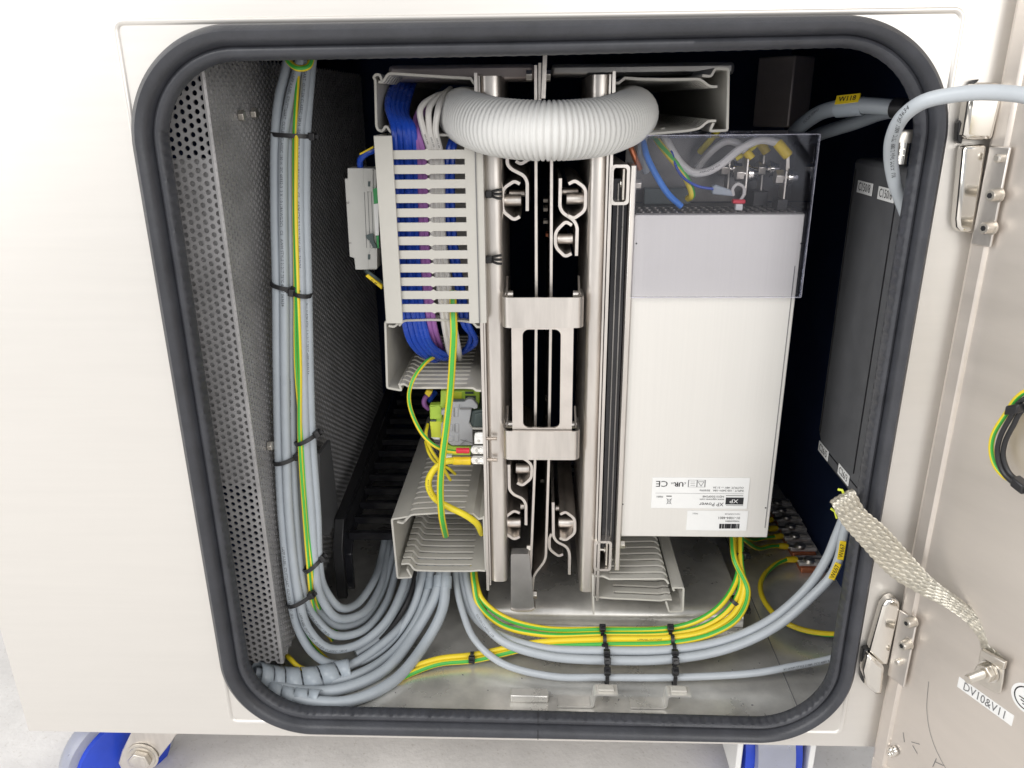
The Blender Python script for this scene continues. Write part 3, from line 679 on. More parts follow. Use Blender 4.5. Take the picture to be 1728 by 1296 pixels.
for i in range(3):
    x = 727 + 8.5 * i
    cable('wire', ('leftmost of three white wires dropping beside the conduit', 'middle of three white wires dropping beside the conduit', 'rightmost of three white wires, half hidden by the conduit')[i], 'wire',
          [P(760, 160 - 5 * i, .15), P(735 + 6 * i, 163, .115), P(709 + 15 * i, 185, .098), P(715 + 10 * i, 220, .097), P(x, 262, .099), P(x + 4, 400, .102), P(x + 16, 500, .102), P(x + 22, 545, .104), P(x + 30, 590, .125), P(x + 32, 606, .16)], .0023, 'white', 'white wires beside the conduit', 8,
          text=[('2002 E 304', .075, .0016)])
for i in range(2):
    x = 756 + 9 * i
    cable('wire', ('blue wire right of the white ones in the upright duct', 'rightmost blue wire in the upright duct near the base')[i], 'wire',
          [P(775 + 4 * i, 205, .14), P(762 + 7 * i, 235, .108), P(x - 1, 262, .104), P(x + 2, 400, .108), P(x + 18, 500, .108), P(x + 25, 545, .108), P(x + 38, 565 + 8 * i, .12), P(785 + 5 * i, 590, .14), P(755, 603, .17)], .0022, 'blue', BW, 8)
ty = empty('spare', P(600, 400, .13)); bpy.data.objects.remove(ty)
# conduit
cp = catmull([P(803, 192, .170), P(786, 192, .145), P(783, 195, .122), P(800, 204, .094), P(846, 216, .068), P(925, 221, .056), P(1004, 216, .068), P(1048, 204, .094), P(1066, 194, .122), P(1063, 190, .145), P(1050, 190, .170)], 44)
L = [0]
for i in range(1, len(cp)): L.append(L[-1] + (cp[i] - cp[i - 1]).length)
tot = L[-1]; NR = 92; rs = []; pp = []
for i in range(NR * 6 + 1):
    q_ = i / (NR * 6); d = tot * min(1, max(0, q_ + .0012 * math.sin(q_ * 61) * math.sin(q_ * 3.1416))); j = min(len(L) - 2, max(0, next((k for k in range(len(L) - 1) if L[k + 1] >= d), len(L) - 2)))
    pp.append(cp[j].lerp(cp[j + 1], (d - L[j]) / max(1e-9, L[j + 1] - L[j])))
    rs.append(.0186 + (.0011, .0013, .0013, .0011, .0001, .0001)[i % 6])
o = MB().tube(pp, lambda i: rs[i], 28, caps=False).build('corrugated_conduit', 'conduit', ang=80); tag(o, 'thick white ribbed conduit arching between the two top ducts', 'conduit')
#================================================================ RELAY MODULE LEFT OF THE UPRIGHT DUCT
rm = empty('relay_module', P(610, 380, .12), 'pale grey terminal module with green parts left of the upright duct', 'terminal module')
q = z2((80, 690), (215, 690), (232, 700), (232, 1220), (122, 1220), (116, 1160), (92, 1152), (66, 745), (82, 745))
MB().prism([P(a, b, .118) for a, b in q], Y1 * .018).build('housing', 'module', rm, .0006)
MB().prism([P(a, b, .1165) for a, b in z2((165, 692), (214, 692), (214, 815), (184, 812), (166, 780))], Y1 * .0014).build('latch', 'module', rm, .0003)
MB().prism([P(a, b, .1165) for a, b in z2((190, 1215), (236, 1215), (236, 1105), (205, 1108), (192, 1140))], Y1 * .0014).build('latch', 'module', rm, .0003)
MB().prism([P(a, b, .116) for a, b in z2((214, 800), (240, 790), (244, 1108), (236, 1108))], Y1 * .0018).build('green_connector', 'green', rm)
MB().prism([P(a, b, .115) for a, b in z2((217, 878), (242, 874), (244, 1040), (226, 1042))], Y1 * .0008).build('marker_strip', 'label', rm)
MB().prism([P(a, b, .1145) for a, b in z2((176, 1040), (214, 1030), (218, 1070), (236, 1105), (214, 1105), (196, 1068), (184, 1060))], Y1 * .002).build('clip', 'slate', rm)
for yy in (760, 1140):
    MB().prism([P(a, b, .1158) for a, b in z2((188, yy), (199, yy), (199, yy + 26), (188, yy + 26))], Y1 * .0006).build('test_slot', 'slate', rm)
for xx in (168, 186, 204):
    MB().prism([P(a, b, .1176) for a, b in z2((xx, 815), (xx + 2, 815), (xx + 14, 1105), (xx + 12, 1105))], Y1 * .0006).build('joint', 'greyink', rm)
lettering(rm, '2', P(586, 342, .1172), -Z1, X1, .004)
lettering(rm, '1', P(590, 410, .1172), -Z1, X1, .004)
mk = MB().prism([P(a, b, .112) for a, b in ((616, 466), (621, 463), (645, 482), (644, 489))], Y1 * .004).build('wire_marker', 'yellow', bevel=.0006); tag(mk, 'yellow wire marker tube printed 20 12 below the module', 'wire marker')
dr = (P(644, 485, .1115) - P(618, 465, .1115)).normalized()
lettering(mk, '20 12', P(631, 476, .1115), -dr, V((-dr.z, 0, dr.x)) * -1 if False else V((dr.z, 0, -dr.x)), .0027)
cable('wire', 'dark grey wire leaving the yellow marker under the module', 'wire', [P(618, 457, .122), P(622, 461, .116), P(632, 468, .115), P(648, 482, .118)], .0018, 'slate')
mk2 = MB().prism([P(a, b, .112) for a, b in ((606, 259), (630, 246), (630, 250), (607, 262))], Y1 * .004).build('wire_marker', 'yellow', bevel=.0004); tag(mk2, 'yellow wire marker above the module at the duct top', 'wire marker')
cable('wire', 'short blue wire rising from the module into the duct top', 'wire', [P(608, 282, .122), P(608, 270, .117), P(617, 260, .115), P(640, 250, .118)], .0024, 'blue')
#================================================================ TERMINAL BLOCKS BETWEEN THE LEFT DUCTS
zt_ = lambda *q: [(640 + x / 7.855, 640 + y / 7.855) for x, y in q]
TG = 'terminal blocks between the left ducts'
tb = empty('terminal_block', P(760, 715, .12), 'grey terminal block standing on a slate rail between the ducts', 'terminal block', TG)
MB().prism([P(a, b, .118) for a, b in zt_((905, 320), (960, 300), (1130, 290), (1180, 262), (1240, 270), (1300, 340), (1305, 385), (1260, 400), (1225, 380), (1190, 590), (1235, 660), (1245, 880), (1150, 880), (960, 880), (900, 830), (820, 790), (820, 600), (850, 560), (850, 480), (818, 470), (820, 415), (880, 400))], Y1 * .006).build('housing', 'grey', tb, .0007)
for q in (((985, 375), (1045, 375), (1045, 500), (985, 500)), ((995, 590), (1055, 590), (1055, 705), (995, 705)), ((1000, 725), (1055, 725), (1055, 830), (1000, 830)), ((905, 600), (975, 600), (975, 690), (905, 690)), ((880, 750), (980, 750), (980, 830), (880, 830))):
    MB().prism([P(a, b, .1172) for a, b in zt_(*q)], Y1 * .0016).build('moulded_panel', 'grey', tb, .0006)
for q in (((990, 380), (997, 380), (997, 498), (990, 498)), ((1000, 596), (1006, 596), (1006, 702), (1000, 702)), ((1065, 380), (1220, 380), (1220, 402), (1065, 402)), ((1075, 800), (1240, 845), (1240, 850), (1075, 806)), ((1060, 330), (1065, 330), (1065, 380), (1060, 380)), ((1060, 880), (1150, 800), (1156, 804), (1066, 884))):
    MB().prism([P(a, b, .1166) for a, b in zt_(*q)], Y1 * .0004).build('groove', 'greyink', tb)
te = empty('terminal_block', P(735, 720, .128), 'green and yellow earth terminal block behind the grey one', 'terminal block', TG)
MB().prism([P(a, b, .126) for a, b in zt_((665, 345), (810, 340), (815, 150), (960, 155), (960, 290), (900, 330), (850, 480), (860, 620), (840, 800), (690, 790), (672, 560), (755, 560), (755, 535), (672, 535))], Y1 * .008).build('housing', 'lime', te, .0007)
MB().prism([P(a, b, .1245) for a, b in zt_((668, 560), (840, 560), (830, 790), (690, 770))], Y1 * .0014).build('yellow_cap', 'limeyellow', te, .0006)
MB().prism([P(a, b, .1245) for a, b in zt_((672, 370), (800, 350), (840, 420), (830, 530), (672, 530))], Y1 * .0014).build('green_cap', 'lime', te, .0006)
MB().prism([P(a, b, .1240) for a, b in zt_((680, 540), (750, 540), (750, 560), (680, 560))], Y1 * .001).build('wire_entry', 'slate', te)
MB().prism([P(a, b, .1240) for a, b in zt_((690, 770), (800, 775), (800, 800), (690, 795))], Y1 * .0008).build('marker_strip', 'label', te)
tf = empty('terminal_block', P(790, 668, .135), 'green-yellow earth terminal block highest on the rail', 'terminal block', TG)
MB().prism([P(a, b, .133) for a, b in zt_((810, 160), (1100, 155), (1330, 150), (1330, 300), (1310, 350), (1110, 290), (820, 400))], Y1 * .008).build('housing', 'lime', tf, .0007)
MB().prism([P(a, b, .1322) for a, b in zt_((960, 170), (1095, 170), (1095, 260), (960, 265))], Y1 * .0009).build('cap', 'limeyellow', tf, .0004)
for q in (((1140, 165), (1250, 165), (1250, 195), (1140, 195)), ((1140, 220), (1280, 220), (1280, 270), (1140, 265))):
    MB().prism([P(a, b, .1324) for a, b in zt_(*q)], Y1 * .0007).build('wire_entry', 'slate', tf)
for i in range(12):
    a = zt_((980 + i * 12, 268), (986 + i * 12, 268), (986 + i * 12, 296), (980 + i * 12, 296))
    MB().prism([P(x, y, .1168) for x, y in a], Y1 * .002).build('tooth', 'slate', tf)
MB().prism([P(a, b, .126) for a, b in zt_((880, 850), (960, 890), (1210, 890), (1210, 1010), (880, 1010))], Y1 * .006).build('foot', 'lime', te, .0005)
MB().prism([P(a, b, .1172) for a, b in zt_((870, 1015), (960, 1015), (960, 1040), (880, 1045))], Y1 * .004).build('marker_strip', 'label', te)
dn = empty('mounting_rail', P(805, 705, .12), 'slate green end of the rail behind the terminal blocks', 'rail')
MB().prism([P(a, b, .121) for a, b in zt_((1225, 420), (1395, 400), (1395, 650), (1225, 640), (1195, 585))], Y1 * .12).build('web', 'slate', dn, .001)
MB().prism([P(a, b, .1195) for a, b in zt_((1265, 460), (1390, 440), (1390, 630), (1240, 630))], Y1 * .0014).build('end_cap', 'slate', dn, .001)
MB().ribbon([P(a, b, .1185) for a, b in zt_((1190, 590), (1225, 655), (1400, 660))], .0014, Y1 * .1, Y1).build('rail_edge', 'module', dn)
# spade terminals and crimped wires
sp = empty('spade_terminal', P(808, 735, .1), 'empty white spade terminal uppermost on the left plate', 'spade terminal', 'spade terminals on the left plate')
MB().prism([P(a, b, .1) for a, b in zt_((1265, 725), (1310, 715), (1395, 715), (1395, 860), (1260, 860), (1258, 780))], Y1 * .003).build('blade', 'label', sp, .0005)
MB().lathe(P(808, 744, .1), -Y1, [(0, .0013), (.0005, .0010)], 10).build('dimple', 'duct', sp)
MB().prism([P(a, b, .1008) for a, b in zt_((1280, 725), (1380, 725), (1380, 760), (1280, 760))], -Y1 * .0014).build('fold', 'label', sp, .0004)
for yy, lab, colr, sl in ((945, 'crimped spade terminal with red sleeve on the left plate', 'red', (1020, 1195, 42)), (1080, 'crimped spade terminal with yellow sleeve on the left plate', 'yellow', (975, 1215, 62))):
    s2 = empty('spade_terminal', P(808, 640 + yy / 7.855, .1), lab, 'spade terminal', 'spade terminals on the left plate')
    MB().prism([P(a, b, .0985) for a, b in zt_((1240, yy - 45), (1395, yy - 45), (1395, yy + 50), (1240, yy + 50), (1210, yy + 10), (1210, yy - 15))], Y1 * .004).build('blade', 'label', s2, .0006)
    for dy in (-38, 30): MB().prism([P(a, b, .0972) for a, b in zt_((1245, yy + dy), (1365, yy + dy), (1365, yy + dy + 16), (1245, yy + dy + 16))], Y1 * .0014).build('rolled_edge', 'chrome', s2, .0005)
    MB().lathe(P(640 + 1290 / 7.855, 640 + yy / 7.855, .0984), -Y1, [(0, .0012), (.0004, .0009)], 10).build('dimple', 'duct', s2)
    a = P(640 + sl[0] / 7.855, 640 + yy / 7.855, .1); b = P(640 + sl[1] / 7.855, 640 + yy / 7.855, .1); l = (b - a).length; r_ = sl[2] / 7.855 * .6 / FPX
    MB().lathe(a, X1, [(0, r_ * .9), (.0006, r_), (l * .42, r_), (l * .5, r_ * .9), (l * .58, r_), (l - .0006, r_), (l, r_ * .85)], 18).build('sleeve', colr, s2)
EG = 'green-yellow earth wires in the left bay'
gy('thin earth wire looping from the middle duct to the red crimp', [P(735, 601, .13), P(718, 612, .11), P(700, 635, .098), P(692, 655, .094), P(690, 672, .092), P(694, 694, .092), P(711, 730, .092), P(729, 749, .093), P(748, 759, .095), P(771, 763, .1)], .0017, EG, .3, 3, k=10)
gy('thick earth wire hanging straight from the slotted duct to the lower duct', [P(764, 490, .100), P(765, 530, .096), P(766, 560, .092), P(764, 600, .091), P(760, 660, .0905), P(754, 715, .0870), P(747, 770, .084), P(743, 820, .083), P(745, 868, .084), P(749, 890, .092), P(752, 903, .108)], .0030, EG, .5, .2, k=10)
cable('earth_wire', 'thick yellow earth wire curving from the yellow crimp into the lower duct', 'wire', [P(768, 777, .1), P(752, 779, .096), P(735, 790, .0935), P(724, 808, .0925), P(724, 824, .092), P(735, 842, .092), P(758, 856, .0925), P(783, 868, .094), P(803, 882, .1), P(813, 900, .115)], .0029, 'yellowins', EG, 12, 10, text=[('AWM STYLE 21217', .03, .002)])
cable('wire', 'thin yellow wire behind the earth wire loop', 'wire', [P(722, 716, .13), P(719, 735, .115), P(727, 758, .112), P(745, 785, .115), P(760, 810, .13)], .0014, 'yellowins')
cable('wire', 'thin black wire running behind the earth wires into the lower duct', 'wire', [P(728, 740, .125), P(735, 757, .118), P(748, 780, .12), P(760, 797, .135)], .0016, 'black')
cable('wire', 'thin yellow wire ending beside the yellow crimp', 'wire', [P(718, 745, .13), P(724, 765, .118), P(735, 780, .118), P(756, 790, .122), P(768, 800, .135)], .0013, 'yellowins')
cable('wire', 'short purple wire curling under the middle duct', 'wire', [P(726, 664, .15), P(717, 672, .145), P(716, 682, .143), P(724, 690, .145)], .0022, 'purple')
cable('wire', 'short blue wire stub under the middle duct', 'wire', [P(735, 662, .155), P(727, 672, .15), P(724, 677, .15)], .0024, 'blue')
mk = MB().prism([P(a, b, .138) for a, b in ((716, 664), (720, 658), (730, 661), (724, 671))], Y1 * .006).build('wire_marker', 'yellow', bevel=.0006); tag(mk, 'small yellow wire marker under the middle duct', 'wire marker')
#================================================================ POWER SUPPLY
ps = empty('power_supply', (.135, .1, .2522), 'tall white aluminium power supply mounted upside down with printed labels', 'power supply')
PX0, PX1, PZ0, PZ1 = .0712, .1985, .2522, .5310
MB().box(PX0, PX1, .1, .1635, PZ0, PZ1 - .0008).build('case', 'psu', ps, .0008)
MB().box(PX0 - .0005, PX0 + .0008, .1003, .163, PZ0 + .006, PZ1 - .03).build('side_seam', 'psu', ps)
MB().box(PX1 - .0035, PX1 - .0030, .0995, .1001, PZ0 + .01, PZ1 - .04).build('side_seam', 'greyink', ps)
for q in ((1074, 411), (1352, 411), (1051, 851), (1292, 857)):
    c = P(*q, .0998); MB().lathe(c, -Y1, [(0, .0007), (.0002, .0006)], 8).build('rivet', 'ink', ps)
MB().box(PX0 + .001, PX1 - .001, .1006, .163, PZ1 - .0006, PZ1 + .0002).build('vent_panel', 'psutop', ps)
sl = None
for rr_ in range(3):
    for k in range(19):
        x = PX0 + .006 + k * .0063; y = .106 + rr_ * .013
        if sl is None: sl = MB().obox((x, y, PZ1 + .0005), (.0011, -.0028, 0), (.0008, .0003, 0), (0, 0, .0004)).build('vent_slot', 'steel', ps); x0_, y0_ = x, y
        else: copyof(sl, ps, (x - x0_, y - y0_, 0))
def prect(px0, py0, px1, py1, Y): a = P(px0, py0, Y); b = P(px1, py1, Y); return a.x, b.x, b.z, a.z
YL = .0994
a = P(1101, 805, .1); b = P(1260, 858, .1)
l1 = MB().box(a.x, b.x, YL, .0998, b.z, a.z).build('rating_label', 'label', ps)
def utext(par, s, px, py, size, mat='ink', align='LEFT', sx=1.0, bold=0): lettering(par, s, P(px, py, YL - .0002), -X1, -Z1, size, mat, align, sx=sx, bold=bold)
utext(l1, 'INPUT : 100-240V~18A   50/60Hz', 1255, 828, .0026, sx=1.02)
utext(l1, 'OUTPUT: 48V --- 31.3A', 1255, 823, .0026, sx=1.0)
utext(l1, 'HDS1500PS48', 1222, 838, .0027, sx=1.15)
utext(l1, 'M001', 1119, 838, .0026)
utext(l1, 'www.xppower.com', 1222, 843, .0026)
utext(l1, 'XP Power', 1221, 851, .0050)
utext(l1, 'CE', 1117, 816, .0080, align='CENTER', sx=1.1)
utext(l1, 'c', 1156, 816, .0040, align='CENTER'); utext(l1, 'UR', 1146, 817, .0062, align='CENTER', bold=.0004); utext(l1, 'us', 1135, 816, .0032, align='CENTER')
def pmark(par, px0, py0, px1, py1, mat='ink', Y=YL - .0002):
    a = P(px0, py0, Y); b = P(px1, py1, Y); return MB().add([(a.x, Y, a.z), (b.x, Y, a.z), (b.x, Y, b.z), (a.x, Y, b.z)], [(0, 1, 2, 3)]).build('print', mat, par, recalc=False)
pmark(l1, 1106, 832.2, 1255, 833)
pmark(l1, 1225, 839.5, 1254, 851.5); pmark(l1, 1225, 836, 1254, 837); pmark(l1, 1225, 852.7, 1254, 853.5)
utext(l1, 'XP', 1239, 845.5, .0052, 'label', 'CENTER', 1.15, .0003)
b_ = bpy.data.objects[-1] if False else None
for q in ((1161.5, 810, 1190, 810.6), (1161.5, 821.6, 1190, 822.2), (1161.5, 810, 1162, 822), (1176, 810, 1176.5, 822), (1189.5, 810, 1190, 822), (1165, 813, 1173, 813.6), (1165, 816, 1173, 816.6), (1165, 819, 1173, 819.6)): pmark(l1, *q, 'greyink')
tri = [P(1178, 813, YL - .0002), P(1188, 813, YL - .0002), P(1183, 820.5, YL - .0002)]
MB().ribbon(tri + [tri[0]], .0004, Y1 * .0001, Y1).build('print', 'greyink', l1)
c = P(1129, 846, YL - .0002)
for s_ in (1, -1): MB().ribbon([c + V((-.0022 * s_, 0, -.0028)), c + V((.0022 * s_, 0, .0028))], .0003, Y1 * .0001, Y1).build('print', 'greyink', l1)
MB().ribbon([c + V((x, 0, z)) for x, z in ((-.0016, .002), (.0016, .002), (.0012, -.002), (-.0012, -.002), (-.0016, .002))], .0003, Y1 * .0001, Y1).build('print', 'greyink', l1)
pmark(l1, 1124.5, 836.5, 1133.5, 838)
a = P(1160, 861, .1); b = P(1259, 895, .1)
l2 = MB().box(a.x, b.x, YL, .0998, b.z, a.z).build('serial_label', 'label', ps)
utext(l2, 'HDS1500PS48', 1249, 867.5, .0020, 'greyink', sx=1.1); utext(l2, 'M001', 1178, 866.5, .0022, 'greyink')
utext(l2, '01-1084-4801', 1249, 874, .0034); utext(l2, 'W85049894', 1248, 879.5, .0024)
x = 1214.0
while x < 1247:
    wv = random.choice((.5, .5, 1.0, 1.6)); pmark(l2, x, 884, x + wv, 892); x += wv + random.choice((.6, .9, 1.5))
# terminals on top of the supply
def busbar(px, py0, py1, Y, wid, lab=None):
    a = P(px, py0, Y); b = P(px, py1, Y); o = MB().box(a.x - .0008, a.x + .0008, Y, Y + wid, b.z, a.z).build('busbar', 'bolt', ps, .0004)
    return o
def bolt_x(par, px, py, Y, l=.018):
    c = P(px, py, Y)
    hexnut(c - X1 * .0050, X1, .0058, .0060).build('bolt', 'bolt', par, .0005)
    MB().lathe(c + X1 * .001, X1, [(0, .0028), (.003, .0028), (.003, .0068), (.0042, .0068), (.0043, .0058), (.0065, .0058), (.0066, .0048), (.0105, .0042), (.0105, .002)], 14).build('washer_stack', 'chrome', par)
bb = busbar(1263, 268, 330, .118, .012); bolt_x(bb, 1252, 293, .122)
bb2 = busbar(1328, 288, 338, .112, .013); bolt_x(bb2, 1318, 299, .117)
bb3 = busbar(1290, 262, 322, .145, .012); bolt_x(bb3, 1288, 285, .148)
bb4 = busbar(1232, 272, 330, .140, .012); bolt_x(bb4, 1226, 285, .145)
MB().box(P(1312, 340, .11).x, P(1330, 340, .11).x, .110, .125, PZ1 + .0006, P(1320, 336, .112).z).build('terminal_foot', 'black', ps, .0006)
MB().box(P(1275, 325, .13).x, P(1300, 325, .13).x, .135, .155, PZ1 + .0006, P(1290, 322, .14).z).build('terminal_foot', 'black', ps, .0006)
MB().box(P(1090, 325, .14).x, P(1170, 325, .14).x, .150, .160, PZ1 + .0006, P(1100, 318, .15).z).build('terminal_strip', 'slate', ps, .0006)
# connectors
cn = MB().prism([P(a, b, .112) for a, b in ((1203, 314), (1209, 312), (1241, 323), (1240, 332), (1202, 328))], Y1 * .007).build('inline_connector', 'wrap', bevel=.001); tag(cn, 'clear inline connector on the thin blue wire under the cover', 'connector')
rc = empty('plug', P(1247, 345, .108), 'small red and white plug on top of the power supply', 'plug')
MB().box(P(1237, 345, .107).x, P(1258, 345, .107).x, .107, .113, P(1247, 344, .107).z, P(1247, 337, .107).z).build('red_top', 'red', rc, .0008)
MB().box(P(1242, 345, .107).x, P(1254, 345, .107).x, .107, .112, PZ1 + .001, P(1247, 344.4, .107).z).build('pins', 'label', rc, .0006)
CG = 'wires under the clear cover'
zc = lambda *q: [(1020 + x / 4.547, 200 + y / 4.547) for x, y in q]
def wpath(Ys, pts): return [P(a, b, y) for (a, b), y in zip(zc(*pts), Ys)]
sl1 = empty('ring_terminal', P(1318, 255, .118), 'yellow sleeved ring terminal at the right end of the clear cover', 'ring terminal', 'yellow ring terminals under the cover')
a, b = P(1311, 240, .118), P(1331, 264, .116); d = b - a
MB().lathe(a, d, [(0, .0034), (.001, .0040), (d.length - .001, .0040), (d.length, .0032)], 14).build('sleeve', 'yellow', sl1)
MB().prism([P(x, y, .1165) for x, y in ((1327, 263), (1333, 262), (1333, 290), (1326, 292))], Y1 * .002).build('tongue', 'bolt', sl1, .0004)
sl2 = empty('ring_terminal', P(1265, 262, .125), 'yellow sleeved ring terminal in the middle of the clear cover', 'ring terminal', 'yellow ring terminals under the cover')
a, b = P(1259, 256, .125), P(1268, 268, .124); d = b - a
MB().lathe(a, d, [(0, .0030), (.001, .0034), (d.length, .0034)], 14).build('sleeve', 'yellow', sl2)
sl3 = empty('ring_terminal', P(1290, 250, .148), 'faint yellow ring terminal at the back of the clear cover', 'ring terminal', 'yellow ring terminals under the cover')
a, b = P(1283, 240, .148), P(1294, 258, .147); d = b - a
MB().lathe(a, d, [(0, .0034), (.001, .0038), (d.length, .0034)], 14).build('sleeve', 'yellow', sl3)
cable('wire', 'thick white wire curving to the rightmost yellow terminal under the cover', 'wire', wpath((.14, .13, .122, .117, .114, .113, .114, .116, .118), ((440, 90), (510, 230), (590, 350), (680, 415), (780, 410), (890, 355), (1040, 235), (1200, 165), (1340, 190))), .0030, 'white', CG, 10, 10, text=[('AWM STYLE 1015', .05, .002)])
cable('wire', 'second thick white wire arching to the middle yellow terminal under the cover', 'wire', wpath((.15, .145, .135, .13, .127, .125), ((700, 400), (760, 320), (850, 225), (940, 175), (1030, 195), (1085, 255))), .0028, 'white', CG, 10, 10)
gy('earth wire curving down under the left of the clear cover', wpath((.15, .135, .125, .12, .118, .117, .122), ((360, 90), (420, 190), (500, 290), (590, 400), (655, 520), (670, 590), (640, 615))), .0026, CG, .35, 4, 10)
cable('wire', 'thick light blue wire entering the power supply at left', 'wire', wpath((.13, .118, .112, .11, .112), ((295, 170), (330, 300), (400, 440), (490, 580), (590, 675))), .0024, 'lightblue', CG, 10, 10)
cable('wire', 'thin blue wire running to the clear connector', 'wire', wpath((.14, .125, .118, .115, .113, .113), ((490, 150), (520, 270), (560, 390), (620, 465), (720, 520), (835, 540))), .0011, 'blue', CG, 8, 10)
cable('wire', 'small white wire loop rising from the red plug', 'wire', wpath((.113, .112, .112, .112, .111, .110), ((990, 590), (985, 540), (1020, 503), (1065, 525), (1070, 580), (1045, 625))), .0012, 'white', CG, 8, 10)
cable('wire', 'yellow wire at the back of the clear cover', 'wire', wpath((.155, .15, .15), ((730, 260), (800, 180), (870, 90))), .0026, 'yellowins', CG, 8, 10)
cable('wire', 'pale yellow wire beside the middle ring terminal', 'wire', wpath((.13, .128, .13), ((1010, 310), (1090, 260), (1180, 190))), .0018, 'yellowins', CG, 8, 10)
cable('wire', 'grey wire dropping from the conduit beside the upper square tube', 'wire', [P(1090, 210, .14), P(1085, 240, .13), P(1082, 262, .128), P(1090, 290, .135)], .003, 'cable')
cable('wire', 'brown and yellow wire left of the light blue one', 'wire', [P(1068, 215, .13), P(1063, 240, .122), P(1070, 262, .12), P(1080, 285, .125)], .0022, 'copper')
# clear cover (five plates)
cv = empty('clear_cover', (.137, .095, .586), 'clear acrylic cover box over the upper end of the power supply', 'cover')
a = P(1072, 229, .0965); b = P(1378, 501, .0965)
vx0, vx1, vz0, vz1 = .0705, .2008, b.z, a.z
MB().box(vx0, vx1, .0955, .0975, vz0, vz1).build('front_sheet', 'acrylic', cv, .0004)
MB().box(vx1 - .002, vx1, .0977, .172, vz0, vz1).build('side_sheet', 'acrylic', cv, .0004)
MB().box(vx0, vx1 - .0022, .0977, .172, vz1 - .002, vz1).build('top_sheet', 'acrylic', cv, .0004)
for q in ((vx0, vx1, vz0 - .0003, vz0 + .0003), (vx0, vx1, vz1 - .0003, vz1 + .0003), (vx1 + .0001, vx1 + .0006, vz0, vz1)):
    MB().box(q[0], q[1], .0950, .0956, q[2], q[3]).build('edge_glint', 'acedge', cv)  # painted glints: thin pale strips along the cover's edges
MB().box(vx0, vx1, .1722, .174, PZ1, vz1).build('rear_sheet', 'psutop', cv)
#================================================================ DRIVE BOX ON THE RIGHT WALL
db = empty('control_box', (.25, .09, .31), 'dark grey plastic control box on the right wall with four white labels', 'control box')
zT, zB = .5665, .3085
pts = [V((.252, .160, zT)), V((.252, .160, zB + .020)), V((.252, .140, zB)), V((.252, .03, zB)), V((.252, .03, zT))]
MB().prism(pts, X1 * .057).build('housing', 'drive', db, .004)
for yy in (.152, .072): MB().box(.2511, .2519, yy, yy + .0006, zB + .02, zT - .008).build('seam', 'black', db)
MB().box(.2512, .2519, .035, .15, zB + .012, zB + .0126).build('seam', 'black', db)
for s_, (x0, y0), (x1, y1) in (('C150/8', (1449, 305), (1471, 330)), ('C150/6', (1484, 315), (1508, 342)), ('C26/5', (1383, 746), (1397, 776)), ('C26/3', (1416, 785), (1432, 817))):
    a, b = PX(x0, y0, .2514), PX(x1, y1, .2514)
    yc = (a.y + b.y) / 2; zc_ = (a.z + b.z) / 2; hw = abs(a.y - b.y) / 2; hz = .0046
    lb = MB().box(.2509, .2514, yc - hw, yc + hw, zc_ - hz, zc_ + hz).build('label_plate', 'label', db)
    lettering(lb, s_, V((.2507, yc, zc_)), -Y1, Z1, .0088, 'ink', sx=hw * 2 / (.0062 * len(s_)) * 1.15)
#================================================================ CABLES AT THE UPPER RIGHT
wc, pth = cable('cable', 'grey cable with a yellow W118 marker entering a black plug', 'cable', [P(1330, 236, .20), P(1352, 212, .17), P(1385, 190, .145), P(1420, 181, .125), P(1460, 178, .110), P(1510, 182, .095)], .0058, 'cable', None, 14, 10, text=[('OLFLEX-SERVO', .045, .003)])
a, b = P(1413, 183, .127), P(1457, 179, .112); d = (b - a)
MB().cyl(a, b, .0067, 18).build('marker_holder', 'wrap', wc)
n_ = V((0, -1, .35)); n_ = (n_ - d.normalized() * n_.dot(d.normalized())).normalized(); up_ = n_.cross(d.normalized()); cc = (a + b) / 2 + up_ * .0035 + n_ * .0060
MB().obox(cc, d * .46, up_ * .0036, n_ * .0009).build('marker', 'yellow', wc, .0005)
lettering(wc, 'W118', cc + n_ * .0011, d, up_, .0052, sx=1.0, bold=.0002)
MB().cyl(P(1507, 182, .096), P(1530, 184, .088), .0070, 16).build('plug', 'black', wc, .0006)
cable('cable', 'second grey cable passing behind the W118 cable', 'cable', [P(1360, 235, .22), P(1395, 222, .19), P(1440, 208, .165), P(1490, 190, .14), P(1515, 186, .13)], .0056, 'cable', None, 12)
gl = empty('cable_gland', P(1526, 250, .05), 'silver knurled cable gland half hidden behind the seal at upper right', 'cable gland')
a = P(1523, 219, .062); b = P(1523, 240, .062); c = P(1523, 276, .062)
MB().lathe(a + X1 * .004, V((0, 0, -1)), [(0, .0085), (.0015, .0095), (a.z - b.z, .0095)], 26).build('nut', 'bolt', gl)
MB().lathe(V((a.x + .004, a.y, b.z)), V((0, 0, -1)), [(0, .0080), (.002, .0080), (.0022, .0072), (.004, .0072), (.0042, .0080), (.006, .0080), (.0062, .0072), (.008, .0072), (.0082, .0080), (b.z - c.z, .0080)], 22).build('body', 'chrome', gl)
big = [P(1570, 470, .026), P(1545, 400, .024), P(1525, 350, .020), P(1509, 305, .012), P(1503, 262, .000), P(1508, 225, -.015), P(1527, 193, -.030), P(1560, 171, -.040), P(1610, 160, -.048), P(1670, 156, -.055), P(1740, 163, -.062), P(1830, 195, -.075), DP(.19, .545, .018), DP(.24, .50, .006), DP(.28, .44, .005), DP(.30, .36, .005)]
big_cable, pbig = cable('cable', 'pale grey cable looping out of the opening over the upper hinge', 'cable', big, .0041, 'cablelight', None, 14, 12, text=[('E6363A   600V   75°C   21089   AWM Style   RU', .0, .003)] if False else None)
cable_text(big_cable, pbig, .0041, 'RU  AWM  Style 21089  75°C  600V  E63634', .085, .0034, 'ink', .5)
CLAMP[0] = IZ0 + .0050
